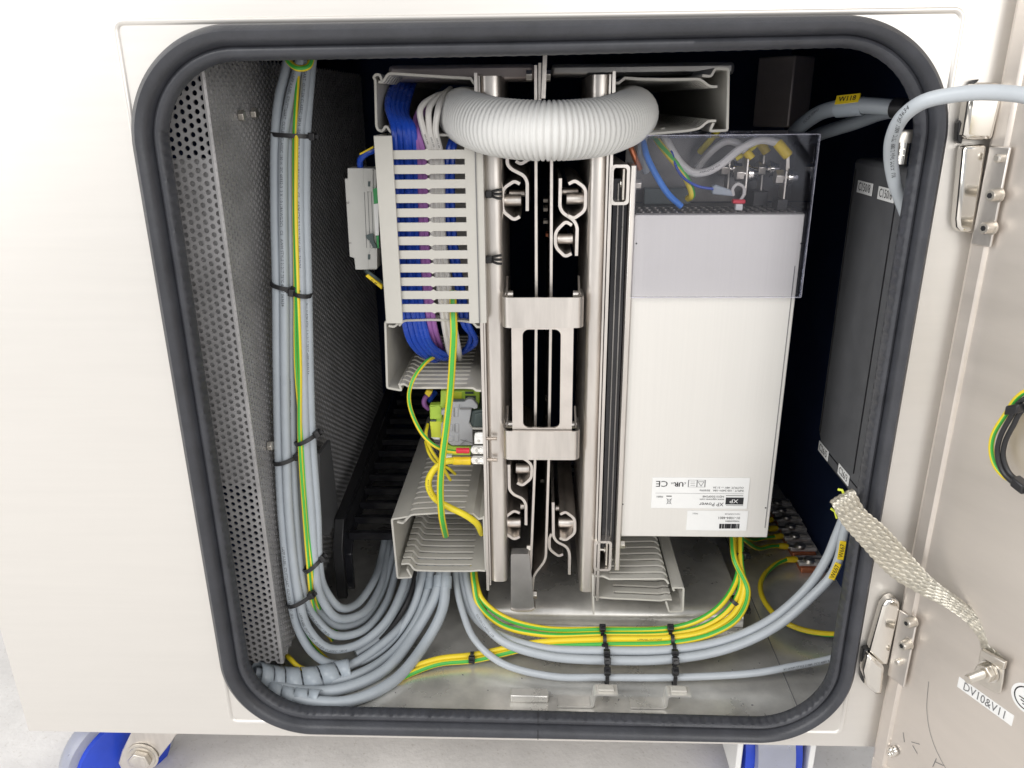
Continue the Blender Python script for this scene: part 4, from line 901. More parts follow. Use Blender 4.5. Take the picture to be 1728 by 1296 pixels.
#================================================================ UPRIGHT CABLE BUNDLE AND LOOPS AT LEFT
LG = 'grey cables of the left bundle'
def yv(y): return .130 - (y - 95) * (.052 / 400) if y < 495 else .078 - (y - 495) * (.028 / 405)
def col(xs, dy=0): return [P(x, y, yv(y) + dy) for x, y in xs]
T2 = 'LAPP KABEL STUTTGART  OLFLEX CLASSIC 130 H'
T1 = 'LAPP KABEL STUTTGART  OLFLEX CLASSIC 130 H  IEC 60332-3  2 X 1.0 (18AWG/2C)   CE   AWM STYLE 21217 75°C 600V E63634'
bund = [
 ('leftmost grey cable of the upright bundle, outermost in the bottom loop', [(490, 60), (484, 110), (471, 165), (465, 228), (464, 350), (467, 480), (468, 620), (470, 740), (476, 870), (490, 1000)], 0.0, [P(503, 1060, .050), P(528, 1102, .052), P(560, 1120, .058), P(610, 1116, .07), P(660, 1082, .09), P(695, 1030, .11), P(712, 975, .13), P(716, 940, .15)], .0037, [(T2, .40)]),
 ('second grey cable of the upright bundle carrying black print', [(516, 60), (506, 105), (492, 155), (480, 228), (478, 350), (480, 480), (481, 620), (483, 740), (488, 870), (503, 1000)], -.002, [P(522, 1064, .048), P(556, 1094, .054), P(603, 1088, .068), P(650, 1050, .09), P(680, 990, .125), P(688, 950, .155)], .0037, [(T1, .03), (T2, .46)]),
 ('third grey cable of the upright bundle, just left of the earth wires', [(518, 62), (510, 110), (500, 180), (492, 228), (490, 350), (491, 480), (491, 620), (493, 740), (499, 870), (512, 995)], .003, [P(530, 1040, .056), P(566, 1072, .062), P(612, 1064, .08), P(650, 1020, .115), P(668, 965, .155), P(676, 920, .18)], .0036, [('1020036791  0576  - 4/14', .26), (T2, .43)]),
 ('thin grey cable half hidden behind the third in the bundle', [(520, 62), (514, 120), (505, 190), (498, 228), (496, 350), (497, 480), (496, 620), (499, 740), (505, 870), (518, 990)], .009, [P(536, 1028, .066), P(570, 1056, .075), P(612, 1046, .095), P(642, 1004, .13), P(660, 950, .17), P(668, 915, .19)], .0036, []),
 ('fourth grey cable with print right of the earth wires', [(524, 60), (519, 110), (512, 180), (507, 228), (506, 350), (509, 480), (512, 620), (516, 740), (526, 870), (532, 955)], -.001, [P(541, 1006, .052), P(570, 1043, .062), P(611, 1035, .085), P(640, 992, .13), P(654, 938, .18), P(660, 905, .2)], .0036, [(T1, .0)]),
 ('fifth grey cable at the right edge of the upright bundle', [(530, 62), (526, 110), (520, 180), (517, 228), (516, 350), (519, 480), (522, 620), (526, 740), (535, 870), (538, 950)], .002, [P(547, 992, .060), P(573, 1025, .068), P(601, 1020, .09), P(630, 981, .13), P(644, 939, .18), P(650, 905, .2)], .0036, [('RU AWM STYLE 21217 75°C 600V E63634', .20)]),
]
for lab, up_, dy, tail, r_, tx in bund:
    cable('cable', lab, 'cable', col(up_, dy) + tail, r_, 'cable', LG, 12, 8, text=[(t[0], t[1], .0031, -.1) for t in tx])
EB = 'earth wires in the upright bundle'
gy('earth wire along the middle of the upright bundle, mostly yellow', col([(500, 228), (499, 350), (502, 480), (506, 620), (506, 740), (514, 870), (521, 960)], -.0045) + [P(526, 1010, .050), P(538, 1050, .066), P(560, 1080, .085)], .0018, EB, .30, .9)
gy('second earth wire crossing behind the first in the bundle', col([(503, 120), (497, 228), (497, 350), (499, 480), (500, 620), (510, 740), (517, 870), (527, 960)], -.003) + [P(531, 1000, .053), P(545, 1040, .072), P(570, 1068, .09)], .0017, EB, .45, .5)
gy('short earth wire loop at the very top of the upright bundle', [P(480, 85, .10), P(488, 104, .095), P(503, 115, .092), P(520, 112, .095), P(526, 96, .10), P(527, 80, .11)], .0023, None, .4, 2)
SG = 'thicker grey cables sweeping from the wrap to the duct'
sw = [('upper swept grey cable leaving the spiral wrap', [P(430, 1134, .030), P(500, 1143, .045), P(580, 1128, .060), P(650, 1082, .085), P(688, 1040, .11), P(705, 995, .128), P(710, 968, .138), P(712, 935, .15)], .0040),
      ('second swept grey cable below the upper one', [P(430, 1142, .030), P(500, 1152, .042), P(590, 1143, .055), P(663, 1101, .080), P(705, 1043, .105), P(722, 995, .125), P(727, 966, .135), P(729, 935, .15)], .0042),
      ('third swept grey cable, thick, second from the bottom', [P(440, 1152, .026), P(510, 1166, .038), P(575, 1163, .046), P(650, 1130, .065), P(699, 1069, .092), P(734, 1007, .115), P(744, 968, .130), P(746, 935, .15)], .0049),
      ('lowest swept grey cable lying along the floor by the seal', [P(455, 1165, .026), P(527, 1183, .030), P(590, 1183, .034), P(663, 1150, .052), P(718, 1085, .082), P(747, 1027, .105), P(752, 968, .128), P(754, 935, .15)], .0049)]
for lab, q, r_ in sw: cable('cable', lab, 'cable', q, r_, 'cable', SG, 14, 10)
cable('cable', 'black cable among the grey loops under the lower duct', 'cable', [P(640, 1080, .085), P(665, 1052, .10), P(690, 1010, .118), P(700, 975, .135), P(704, 940, .15)], .0026, 'black', None, 10, 10)
cable('cable', 'grey cable behind the swept cables near the duct corner', 'cable', [P(600, 1102, .072), P(640, 1075, .088), P(668, 1035, .11), P(690, 985, .135), P(694, 940, .16)], .0036, 'cable', LG, 12, 10)
# heat shrink collars under the duct
for i, (px, py, Y, r_) in enumerate(((709, 985, .131, .0046), (725, 987, .128, .0048), (741, 984, .124, .0056), (752, 985, .122, .0056))):
    a = P(px, py + 8, Y - .004); b = P(px + 1, py - 12, Y + .004)
    o = MB().cyl(a, b, r_, 16).build('shrink_collar', 'wrap'); tag(o, ('clear collar on the leftmost swept cable', 'clear collar on the second swept cable', 'clear collar on the third swept cable', 'clear collar on the rightmost swept cable')[i] + ' below the duct', 'collar', 'clear collars below the lower left duct')
# spiral wrap
def spiral(lab, pts, r_, turns, frac):
    path = catmull(pts, 30); fr_ = frames(path); n = len(fr_); rows = []; N = turns * 26
    L = n - 1
    for i in range(N + 1):
        s_ = i / N; a = s_ * turns * 2 * math.pi; row = []
        for e in (0, .5, 1):
            q = min(max((s_ + (e * frac - .5 * frac) / turns) * L, 0), L - .001); k = int(q); f = q - k
            p = fr_[k][0].lerp(fr_[k + 1][0], f); u = fr_[k][2]; b = fr_[k][3]
            row.append(p + (u * math.cos(a) + b * math.sin(a)) * r_)
        rows.append(row)
    o = MB().grid(rows).build('spiral_wrap', 'wrap', ang=60); md = o.modifiers.new('t', 'SOLIDIFY'); md.thickness = .0008; tag(o, lab, 'spiral wrap', 'spiral cable wraps at the bottom left'); return o
spiral('upper translucent spiral wrap round the cables under the perforated cover', [P(425, 1136, .028), P(470, 1146, .036), P(530, 1146, .045), P(590, 1132, .056)], .0108, 6, .90)
spiral('lower translucent spiral wrap round the cable next to the seal', [P(445, 1160, .024), P(490, 1174, .031), P(540, 1179, .036)], .0072, 4, .90)
gy('earth wire peeping out between the perforated cover and the wrap', [P(478, 1100, .075), P(490, 1112, .055), P(505, 1126, .050), P(530, 1132, .055)], .0022, None, .1, 1)
gy('dark green earth wire deep under the left loops', [P(505, 1050, .10), P(530, 1090, .085), P(560, 1118, .07), P(590, 1130, .07)], .0020, None, .5, .3)
# ties round the upright bundle
TG2 = 'black cable ties round the upright bundle'
def tie_px(lab, x0, x1, py, slope, dy, grp, head, n=Z1, ru=None, rv=.008):
    a = P(x0, py - slope, yv(py) + dy); b = P(x1, py + slope, yv(py) + dy); u = (b - a); c = (a + b) / 2; v = Y1 - u.normalized() * u.normalized().dot(Y1)
    return tie(lab, c, u, v, u.cross(v), u.length / 2, rv, head=head, group=grp)
tie_px('topmost black cable tie round the whole upright bundle', 459, 523, 228, 2, .002, TG2, R(-3))
tie_px('black tie round the left half of the bundle level with the module', 459, 499, 482, 5, .001, TG2, R(-25))
tie_px('black tie round the right half of the bundle level with the module', 497, 524, 495, 3, .001, TG2, R(200))
tie_px('black tie round the right half of the bundle below the middle', 500, 532, 740, -7, .001, TG2, R(0))
tie_px('black tie round the left half of the bundle below the middle', 464, 501, 774, -5, .001, TG2, R(-12))
tie_px('black tie round the earth wires where the bundle begins to bend', 515, 541, 952, -9, .001, TG2, R(0))
tie_px('lowest black tie on the bundle just above the loops', 486, 524, 1011, -8, .001, TG2, R(-10))
#================================================================ CABLES ALONG THE FLOOR
FG = 'pale grey cables along the cabinet floor'
fl = [('thin lowest grey cable along the floor', [P(768, 950, .150), P(770, 985, .13), P(780, 1030, .105), P(800, 1078, .080), P(845, 1118, .060), P(930, 1141, .048), P(1020, 1143, .047), P(1140, 1143, .047), P(1270, 1136, .050), P(1340, 1124, .055), P(1400, 1112, .058), P(1440, 1098, .06)], .0031, [('RU AWM STYLE 21089  75°C 600V E63634', .36, .0026)]),
      ('lower of two thick grey cables along the floor', [P(785, 945, .150), P(790, 985, .128), P(806, 1035, .10), P(845, 1080, .078), P(920, 1106, .066), P(1018, 1114, .063), P(1135, 1112, .063), P(1230, 1094, .067), P(1310, 1057, .075), P(1376, 1001, .080), P(1404, 970, .082), P(1417, 938, .084), P(1424, 900, .085), P(1436, 860, .085), P(1450, 815, .085)], .0040, [('OLFLEX CLASSIC 110', .06, .0028)]),
      ('upper of two thick grey cables along the floor', [P(779, 945, .155), P(782, 985, .134), P(794, 1030, .112), P(828, 1064, .092), P(905, 1092, .075), P(1018, 1098, .071), P(1135, 1096, .071), P(1225, 1080, .075), P(1300, 1046, .083), P(1362, 992, .090), P(1394, 945, .092), P(1411, 905, .094), P(1428, 862, .094), P(1445, 815, .094)], .0040, [])]
for lab, q, r_, tx in fl: cable('cable', lab, 'cable', q, r_, 'cablelight', FG, 14, 10, text=tx)
YG = 'earth wires along the cabinet floor'
gy('topmost earth wire of the floor bundle', [P(800, 950, .14), P(804, 985, .122), P(814, 1012, .11), P(850, 1041, .098), P(915, 1060, .090), P(1020, 1062, .089), P(1130, 1060, .089), P(1180, 1046, .093), P(1215, 1022, .10), P(1240, 985, .115), P(1248, 950, .13), P(1246, 905, .15)], .0026, YG, .30, 1.2)
gy('second earth wire from the top of the floor bundle', [P(797, 950, .135), P(800, 985, .118), P(808, 1020, .106), P(845, 1054, .094), P(915, 1071, .086), P(1020, 1071, .085), P(1132, 1069, .085), P(1190, 1056, .089), P(1230, 1028, .098), P(1250, 990, .112), P(1246, 950, .128), P(1242, 905, .15)], .0026, YG, .55, .5)
gy('third earth wire of the floor bundle coming from the left loops', [PZ(668, 1141, IZ0 + .0028), PZ(690, 1129, IZ0 + .0028), P(740, 1112, .068), P(800, 1105, .074), P(900, 1085, .079), P(1020, 1078, .080), P(1132, 1076, .080), P(1195, 1064, .084), P(1240, 1034, .094), P(1256, 992, .108), P(1250, 950, .124), P(1250, 905, .145)], .0027, YG, .2, .6, text=[('LAPPKABEL STUTTGART', .22, .002)])
gy('lowest earth wire of the floor bundle coming from the left loops', [PZ(668, 1150, IZ0 + .0028), PZ(690, 1138, IZ0 + .0028), P(740, 1120, .064), P(800, 1114, .069), P(900, 1093, .075), P(1020, 1087, .076), P(1134, 1084, .076), P(1200, 1070, .080), P(1246, 1042, .088), P(1262, 998, .104), P(1240, 945, .122), P(1236, 905, .145)], .0027, YG, .50, .4)
TF = 'black cable ties on the floor cables'
def ftie(lab, px, py, Y, ru, rv, hd=R(90)):
    c = P(px, py, Y); tie(lab, c, Z1, -Y1, X1, ru, rv, head=hd, group=TF)
lt = ('left', 'right')
for i, x in enumerate((1018, 1132)):
    s_ = lt[i]
    ftie(f'topmost of the {s_} stack of ties, on the upper earth wires', x - 2, 1066, .087, .0054, .0036, R(30))
    ftie(f'second tie down of the {s_} stack, on the lower earth wires', x + 2, 1082, .078, .0056, .0036, R(115))
    ftie(f'third tie down of the {s_} stack, on the upper thick cable', x + 5, 1097, .071, .0050, .0048, R(75))
    ftie(f'fourth tie down of the {s_} stack, on the lower thick cable', x + 6, 1113, .063, .0050, .0048, R(60))
    ftie(f'lowest tie of the {s_} stack, holding the thin cable to its bracket', x + 6, 1143, .047, .0075, .0040, R(25))
ftie('lone small tie on the earth wires left of the thin cable', 797, 1110, .0705, .0048, .0034, R(70))
tie('lower tie gathering the rising earth wires', P(1248, 1017, .103), V((1, 0, -.5)), Y1, V((.5, .2, 1)), .0085, .006, head=R(-60), group='ties on the rising earth wires')
tie('upper tie gathering the rising earth wires under the power supply', P(1247, 930, .136), X1, Y1, Z1, .0075, .006, head=R(-60), group='ties on the rising earth wires')
CLAMP[0] = 0
# Z brackets on the floor
def zbr(lab, px):
    a = PZ(px, 1195, IZ0); o = empty('tie_bracket', a, lab, 'bracket', 'Z-shaped tie brackets on the floor')
    y0 = .0185; pts = [V((a.x - .030, y0, IZ0 + .0014)), V((a.x - .001, y0, IZ0 + .0014)), V((a.x, y0, IZ0 + .014)), V((a.x + .019, y0, IZ0 + .014))]
    MB().ribbon(fillet(pts, .003, 4), .0016, Y1 * .012, Y1).build('plate', 'pan', o)
    MB().box(a.x + .003, a.x + .016, y0 + .003, y0 + .009, IZ0 + .0150, IZ0 + .0170).build('tie_base', 'duct', o, .0005)
zbr('left Z-shaped tie bracket on the cabinet floor', 1003); zbr('right Z-shaped tie bracket on the cabinet floor', 1125)
#================================================================ EARTH TERMINALS ON THE RIGHT FLOOR
KG = 'clear earth clips along the right floor'
rank = ('farthest earth clip on the right floor, no wire visible', 'second farthest earth clip on the right floor', 'third farthest earth clip on the right floor', 'middle earth clip on the right floor', 'third nearest earth clip on the right floor', 'second nearest earth clip, a silver bar on top', 'nearest earth clip with a copper base and looping wire')
pos = ((1205, 340), (1240, 400), (1280, 460), (1315, 530), (1345, 605), (1390, 685), (1460, 800))
for i, (x, y) in enumerate(pos):
    px, py = 1050 + x / 4.67, 780 + y / 4.67; c = PZ(px + 6, py, IZ0 + .006); k = empty('earth_clip', (c.x, c.y, IZ0), rank[i], 'earth clip', KG); z = IZ0
    MB().box(c.x - .013, c.x + .013, c.y - .009, c.y + .009, z, z + .006).build('base', 'copper', k, .001)
    MB().box(c.x - .0145, c.x + .0145, c.y - .006, c.y + .010, z + .0062, z + .0105).build('clear_body', 'clip', k, .001)
    MB().lathe(V((c.x - .003, c.y - .001, z + .0096)), Z1, [(0, .0062), (.002, .0062), (.0035, .005), (.0042, .002)], 14).build('screw', 'bolt', k)
    MB().obox((c.x + .006, c.y, z + .0112), (.005, 0, 0), (0, .0016, 0), (0, 0, .0014)).build('bar', 'bolt', k, .0005)
    MB().obox((c.x - .003, c.y - .001, z + .0138), (.0036, .0014, 0), (-.0002, .0004, 0), (0, 0, .0003)).build('slot', 'greyink', k)
slv = ((2, (1140, 455), (1188, 450)), (3, (1150, 525), (1225, 518)), (4, (1195, 590), (1265, 580)), (5, (1230, 658), (1310, 665)), (6, (1290, 768), (1380, 765)))
wl = ('hidden far earth wire to the third farthest clip', 'earth wire to the middle clip of the right floor', 'earth wire bending to the third nearest clip', 'earth wire bending to the second nearest clip', 'earth wire looping to the nearest clip and out under the seal')
for j, (i, p, q) in enumerate(slv):
    k = [o for o in bpy.data.objects if o.name.startswith('earth_clip')][i]
    f = lambda r_: PZ(1050 + r_[0] / 4.67, 780 + r_[1] / 4.67, IZ0 + .010)
    a, b = f(p), f(q); d = b - a
    MB().lathe(a, d, [(0, .0026), (.001, .0034), (d.length * .7, .0036), (d.length, .0026)], 14).build('sleeve', 'yellow', k)
    MB().obox(b + d.normalized() * .005, d.normalized() * .006, V((0, .003, 0)), V((0, 0, .0008))).build('tongue', 'bolt', k, .0004)
    if i < 6:
        gy(wl[j], [P(1243, 925, .145), P(1243, 905 - 4 * (5 - i), .158), PZ(1050 + (p[0] - 150) / 4.67, 780 + (p[1] + 20) / 4.67, IZ0 + .016), PZ(1050 + (p[0] - 60) / 4.67, 780 + (p[1] + 3) / 4.67, IZ0 + .012), a + d * .1], .0026, 'earth wires fanning out to the earth clips', .1, 1.5)
    else:
        gy(wl[j], [a + d * .1, PZ(1313, 950, IZ0 + .010), PZ(1293, 966, IZ0 + .009), PZ(1283, 988, IZ0 + .010), PZ(1292, 1018, IZ0 + .013), PZ(1318, 1046, IZ0 + .014), PZ(1352, 1062, IZ0 + .013), PZ(1400, 1070, IZ0 + .013), PZ(1440, 1068, IZ0 + .013)], .0026, None, .42, 3)
# yellow markers on the thick floor cables
def marker(par_lab, a, b, s_, lab, wd=.0026):
    d = b - a; n_ = V((-.25, -1, .3)); dn_ = d.normalized(); n_ = (n_ - dn_ * n_.dot(dn_)).normalized(); up_ = n_.cross(dn_)
    c = (a + b) / 2 + n_ * .0046; o = MB().obox(c, d * .5, up_ * wd, n_ * .0008).build('wire_marker', 'yellow', bevel=.0005); tag(o, lab, 'wire marker', 'yellow markers on the thick floor cables')
    lettering(o, s_, c + n_ * .0010, d, up_, .0052, sx=.95)
marker('', P(1402, 974, .082), P(1414, 947, .0835), 'W667', 'lower yellow marker on the thick cables by the right seal')
marker('', P(1417, 940, .084), P(1422, 909, .085), 'W667', 'upper yellow marker on the thick cables by the right seal')
#================================================================ DOOR
dr_ = empty('cabinet_door', DP(0, .10), 'open stainless cabinet door seen from inside at the right edge', 'door')
DZ0, DZ1, DW = .112, .90, .50
def dquad(name, t0, t1, z0, z1, h0, h1, mat, par=dr_, bev=0):
    c = DP((t0 + t1) / 2, (z0 + z1) / 2, (h0 + h1) / 2)
    return MB().obox(c, DT * (t1 - t0) / 2, DN * (h1 - h0) / 2, Z1 * (z1 - z0) / 2).build(name, mat, par, bev)
dquad('panel', .0075, DW, DZ0 + .006, DZ1, -.0035, -.0015, 'door')
# folded rim: outer bend, flat, step down to the panel
rim = [(-.0060, -.012), (-.0062, -.006), (-.0050, -.0015), (-.0022, .0008), (.0056, .0010), (.0064, .0006), (.0070, -.0010)]
rim = [(-.0060, -.014), (-.0060, -.004), (-.0050, -.0004), (-.0028, .0008), (.0050, .0010), (.0058, .0004), (.0068, -.0014), (.0125, -.0015)]
MB().grid([[DP(t, DZ0, h) for t, h in rim], [DP(t, DZ1, h) for t, h in rim]]).build('hinge_side_rim', 'door', dr_, ang=25)
rimb = [(DZ0 - .006, -.014), (DZ0 - .006, -.004), (DZ0 - .0045, 0), (DZ0 - .002, .0008), (DZ0 + .006, .0010), (DZ0 + .0068, 0), (DZ0 + .0075, -.0015)]
MB().grid([[DP(-.004, z, h) for z, h in rimb], [DP(DW, z, h) for z, h in rimb]]).build('bottom_rim', 'door', dr_, ang=25)
mb = MB()
for k in range(7):
    t, z = PDt(1506 + random.uniform(-6, 6), 1270 + random.uniform(-7, 7)); mb.lathe(DP(t, z, -.0005), DN, [(0, .0026), (.0012, .0022), (.002, .001)], 8)
mb.build('corner_weld', 'chrome', dr_)
# label and earth symbol
t0, z0 = PDt(1618, 1148, -.0015); t1, z1 = PDt(1709, 1219, -.0015)
lbp = dquad('label_strip', t0, t1, .2282, .2366, -.0014, -.0011, 'label')
lettering(lbp, 'DV10&V11', DP((t0 + t1) / 2, .2323, -.0009), DT, Z1, .0090, 'greyink', sx=(t1 - t0) * .84 / .0435)
t, z = PDt(1733, 1179, -.0015)
es = MB().cyl(DP(t, z, -.0014), DP(t, z, -.0010), .0100, 32).build('earth_symbol', 'label', dr_)
MB().grid([[DP(t + r_ * math.cos(a), z + r_ * math.sin(a), -.0008) for r_ in (.0072, .0080)] for a in [2 * math.pi * i / 32 for i in range(33)]]).build('print', 'ink', es)
for k, wv in enumerate((.0045, .003, .0015)): MB().obox(DP(t, z - .001 - k * .0018, -.0008), DT * wv, Z1 * .0003, DN * .0001).build('print', 'ink', es)
MB().obox(DP(t, z + .0022, -.0008), DT * .0004, Z1 * .003, DN * .0001).build('print', 'ink', es)
# scratched pencil marks
for (x0, y0), (x1, y1) in (((1538, 1252), (1552, 1256)), ((1540, 1258), (1548, 1272)), ((1577, 1285), (1592, 1292)), ((1580, 1280), (1574, 1294)), ((1524, 1236), (1526, 1252))):
    a, b = PD(x0, y0, -.0013), PD(x1, y1, -.0013); MB().ribbon([a, b], .0004, DN * .0001, DN).build('pencil_mark', 'greyink', dr_)
arc = catmull([PD(x, y, -.0013) for x, y in ((1567, 1150), (1564, 1200), (1572, 1245), (1592, 1290), (1620, 1330))], 8)
MB().ribbon(arc, .00025, DN * .0001, DN).build('pencil_mark', 'greyink', dr_)
# earth stud
c = PD(1676, 1130, -.0015)
lugb = empty('earth_stud', c, 'threaded earth stud with nut on the door above the DV10&V11 label', 'stud')
pr = []
for i in range(20): pr += [(i * .0008, .0030), (i * .0008 + .0004, .0025)]
sb = c + DN * .0036
MB().lathe(sb + DN * .004, DN, pr + [(.0165, .0024)], 16).build('thread', 'bolt', lugb)
hexnut(sb + DN * .0016, DN, .0062, .0050).build('nut', 'bolt', lugb, .0006)
MB().lathe(sb + DN * .0006, DN, [(0, .0072), (.0010, .0072)], 24).build('washer', 'chrome', lugb)
#================================================================ BRAIDED STRAP
st = [((1447, 850), (1425, 874), .020, .020), ((1436, 826), (1402, 846), -.0125, -.0125), ((1440, 829), (1407, 853), -.0165, -.0165), ((1457.6, 860), (1420.6, 880), -.019, -.019), ((1490, 888), (1450.7, 915), -.0215, -.0215), ((1541, 943.5), (1504, 971), -.027, -.027), ((1573, 978), (1559.5, 1004), -.034, -.036),
      ((1613, 1008), (1600, 1025), -.045, -.048), ((1648, 1034), (1630, 1047), -.054, -.056), ((1671, 1056), (1649, 1069), -.061, -.061), ((1679, 1076), (1656, 1082), -.066, -.063), ((1694, 1122), (1657, 1101), -.0790, -.0625)]
ea = catmull([P(*s_[0], s_[2]) for s_ in st], 14); eb = catmull([P(*s_[1], s_[3]) for s_ in st], 14); nS = len(ea)
acc = [0]
for i in range(1, nS): acc.append(acc[-1] + ((ea[i] + eb[i]) / 2 - (ea[i - 1] + eb[i - 1]) / 2).length)
bs = MB(); NST = 20; per = .100; m_ = MB()
def stp(d, ph, sgn):
    i = 0
    while i < nS - 2 and acc[i + 1] < d: i += 1
    f = (d - acc[i]) / max(1e-9, acc[i + 1] - acc[i]); A = ea[i].lerp(ea[i + 1], f); B = eb[i].lerp(eb[i + 1], f)
    dirv = ((ea[i + 1] + eb[i + 1]) - (ea[i] + eb[i])).normalized(); nn = dirv.cross(A - B).normalized()
    if nn.dot(CAM - A) < 0: nn = -nn
    q = (d / per * 1.0 * sgn + ph) % 1.0; w_ = (q * 2) if q < .5 else (2 - q * 2); front = 1 if (q < .5) == (sgn > 0) else -1
    ed = min(w_, 1 - w_); hgt = .0005 * min(1, ed * 6) * front + 0.00026 * sgn * math.sin(math.pi * (round(ph * NST) + sgn * NST * d / per))
    return B.lerp(A, w_) + nn * hgt, nn, dirv
for sgn in (1, -1):
    for k in range(NST):
        pts = []; N = 230
        rows = []
        for i in range(N + 1):
            d = acc[-1] * i / N; p, nn, dv = stp(d, k / NST, sgn); p2, _, _ = stp(min(acc[-1], d + .0006), k / NST, sgn)
            tg = (p2 - p); tg = tg.normalized() if tg.length > 1e-7 else dv; sd = tg.cross(nn).normalized(); hw = .00122; hh = .00024
            rows.append([p + sd * hw, p + sd * hw * .5 + nn * hh, p - sd * hw * .5 + nn * hh, p - sd * hw, p - nn * hh])
        bs.grid(rows, True)
strap = bs.build('braided_strap', 'braid', ang=60); tag(strap, 'flat braided metal earth strap running from the opening to the door stud', 'earth strap')
lg_pts = [PD(x_, y_, .0012) for x_, y_ in ((1656, 1100), (1697, 1123), (1694, 1150), (1690, 1169), (1684, 1170), (1655, 1154), (1651, 1146), (1652, 1120))]
MB().prism(lg_pts, DN * .0012).build('lug', 'bolt', strap, .0006)
MB().obox(PD(1676, 1112, .003), (PD(1697, 1123, .003) - PD(1656, 1100, .003)) * .5, Z1 * .0030, DN * .0014).build('crimp', 'bolt', strap, .0006)
for a, b, lab in (((1414, 826), (1424, 834), ''), ((1402, 858), (1412, 874), '')):
    MB().tube([P(*a, -.012), P((a[0] + b[0]) / 2 + 2, (a[1] + b[1]) / 2 - 3, -.0135), P(*b, -.013)], .0009, 6).build('loose_strand', 'limeyellow', strap)
#================================================================ HINGES
def sock(par, px, py, r_, l, h=.0022):
    c = PD(px, py, h); b = c - DN * 0.0
    q = HG + DT * ((c - HG).dot(DT)) + Z1 * c.z; base = q + DN * h - DN * l * .0
    MB().lathe(base, DN, [(0, r_), (l - .0008, r_), (l, r_ * .86)], 20).build('cap_screw', 'bolt', par)
    MB().lathe(base - DN * .0001, DN, [(0, r_ * 1.3), (.0009, r_ * 1.3)], 20).build('washer', 'bolt', par)
    MB().cyl(base + DN * (l - .0002), base + DN * (l + .0002), r_ * .5, 6).build('socket', 'black', par)
zh1 = lambda *q: [(1328 + x / 4.32, y / 4.32) for x, y in q]
zh2 = lambda *q: [(1328 + x / 4.32, 250 + y / 4.32) for x, y in q]
zh5 = lambda *q: [(1328 + x / 4.32, 996 + y / 4.32) for x, y in q]
def hinge(lab, at, body, leaf, screws, pin, knuckle, pad, bY=-.010):
    h = empty('door_hinge', P(*at, -.01), lab, 'hinge', 'door hinges')
    def slab(name, q, Ya, Yb, mat, bev):
        pts = [P(x, y, Ya) for x, y in q]; return MB().prism(pts, Y1 * (Yb - Ya)).build(name, mat, h, bev)
    slab('body', body, bY, -.0004, 'chrome', .0022)
    slab('knuckle', knuckle, bY - .002, -.0004, 'chrome', .0046)
    slab('rubber_pad', pad, -.006, -.0003, 'black', .001)
    t0, zt = PDt(*leaf[0], .002); t1, _ = PDt(*leaf[1], .002); zb = PDt(*leaf[2], .002)[1]
    dquad('leaf', t0, t1, zb, zt, .0010, .0026, 'steel', h, .0008)
    for s_ in screws: sock(h, *s_, .0034, .0070, .0027)
    c = PD(*pin, .0026); MB().lathe(c, DN, [(0, .0024), (.003, .0024), (.004, .0015)], 16).build('pin', 'bolt', h)
    return h
hinge('upper polished door hinge with two cap screws under the looping cable', (1640, 240),
      [(1627, 246), (1668, 243), (1644, 396), (1621, 391), (1616, 384), (1615, 370)], ((1670, 246), (1708, 240), (1655, 415)), ((1684, 329), (1673, 384)), (1689, 267),
      [(1639, 147), (1652, 139), (1688, 139), (1697, 150), (1676, 237), (1632, 236), (1627, 228)], [(1642, 136), (1655, 133), (1640, 150), (1624, 244), (1616, 238), (1618, 208), (1628, 195)])
hinge('lower polished door hinge with two cap screws near the braided strap', (1490, 1020),
      zh5((700, 125), (735, 82), (780, 62), (828, 90), (830, 140), (742, 560), (690, 545), (605, 455)), ((1518, 1028), (1550, 1040), (1502, 1142)), ((1541, 1048), (1533, 1086)), (1519, 1116),
      zh5((598, 470), (722, 562), (702, 772), (645, 768), (580, 705), (562, 600)), zh5((560, 440), (600, 428), (575, 520), (566, 690), (545, 660), (548, 520)))
#================================================================ DOOR HARNESS
HGp = 'wires of the loop on the door'
def hw(q, dh):
    L = [PD(x, y, dh) for x, y in q]
    return [DP(.16, .60, dh), DP(.145, .52, dh)] + L[1:-1] + [DP(.15, .37, dh), DP(.17, .30, dh)]
gy('green-yellow earth wire of the loop at the right edge of the door', hw(((1750, 640), (1726, 663), (1698, 698), (1676, 735), (1673, 763), (1681, 788), (1698, 806), (1722, 814), (1750, 830)), .010), .0016, HGp, .40, .3)
cable('wire', 'outer black wire of the loop at the right edge of the door', 'wire', hw(((1752, 650), (1724, 676), (1706, 703), (1688, 737), (1683, 767), (1692, 796), (1712, 817), (1750, 834)), .012), .0015, 'black', HGp)
cable('wire', 'inner black wire of the loop at the right edge of the door', 'wire', hw(((1754, 662), (1728, 690), (1710, 718), (1696, 747), (1693, 771), (1702, 796), (1718, 812), (1750, 828)), .010), .0015, 'black', HGp)
for i, (px, py) in enumerate(((1713, 690), (1722, 818))):
    c = PD(px, py, .013); o = MB().obox(c, (DT + Z1 * (.5 if i == 0 else -.3)).normalized() * .0042, DN * .0038, Z1 * .0030).build('tie_mount', 'black', bevel=.001)
    tag(o, ('upper black tie mount on the door wire loop', 'lower black tie mount on the door wire loop')[i], 'tie mount', 'black tie mounts on the door loop')
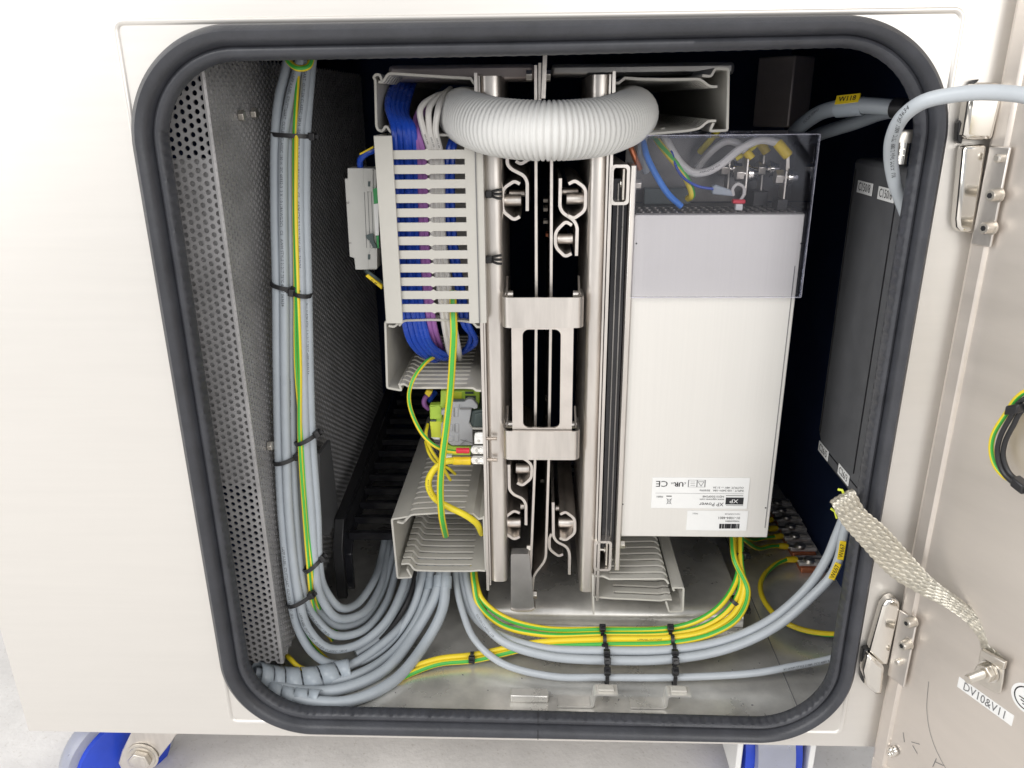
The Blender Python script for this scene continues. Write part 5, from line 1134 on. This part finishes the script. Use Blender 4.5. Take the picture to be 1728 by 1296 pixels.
#================================================================ CASTERS
ca = empty('caster', (-.355, .05, FZ), 'blue caster under the left front corner with a bolted steel fork', 'caster', 'casters under the cabinet')
ad = V((math.sin(R(52)), -math.cos(R(52)), 0)); cw = P(216, 1285, .052)
MB().lathe(cw, -ad, [(-.002, .012), (0, .036), (.003, .043), (.027, .043), (.030, .036), (.032, .012)], 40).build('wheel', 'wheelblue', ca)
MB().lathe(cw, -ad, [(.008, .0435), (.010, .0500), (.014, .0515), (.024, .0515), (.027, .050), (.029, .0435)], 48).build('tyre', 'tread', ca)
a = [P(x, y, .036) for x, y in ((224, 1230), (304, 1230), (288, 1254), (257, 1293), (238, 1308), (208, 1306), (199, 1288), (205, 1268))]
MB().prism(a, Y1 * .004).build('fork', 'steel', ca, .001)
bc = P(241, 1276, .0355)
MB().lathe(bc, -Y1, [(0, .0145), (.0012, .0145), (.0014, .0125), (.0026, .012)], 28).build('washer', 'bolt', ca)
hexnut(bc - Y1 * .0026, -Y1, .0100, .0060).build('bolt_head', 'bolt', ca, .0008)
MB().lathe(bc - Y1 * .0086, -Y1, [(0, .0072), (.0004, .0066)], 20).build('bolt_mark', 'steel', ca)
MB().box(-.385, -.285, .03, .12, CB - .006, CB - .0010).build('top_plate', 'steel', ca, .001)
cr = empty('caster', (.205, .05, FZ), 'blue caster under the right front, only its top edge in view', 'caster', 'casters under the cabinet')
xa_, xb_ = P(1257, 1275, .03).x, P(1362, 1275, .03).x
c2 = V(((xa_ + xb_) / 2, .075, FZ + .0515)); hwid = (xb_ - xa_) / 2
MB().lathe(c2, X1, [(-hwid, .030), (-hwid + .002, .043), (hwid - .002, .043), (hwid, .030)], 40).build('wheel', 'wheelblue', cr)
MB().lathe(c2, X1, [(-hwid * .62, .0430), (-hwid * .6, .0515), (hwid * .6, .0515), (hwid * .62, .0430)], 48).build('tyre', 'tread', cr)
for s_ in (-1, 1): MB().box(c2.x + s_ * (hwid + .0045) - .0025, c2.x + s_ * (hwid + .0045) + .0025, .030, .115, FZ + .035, CB - .0065).build('fork', 'label', cr, .001)
MB().box(c2.x - hwid - .012, c2.x + hwid + .012, .028, .12, CB - .006, CB - .0010).build('top_plate', 'steel', cr, .001)
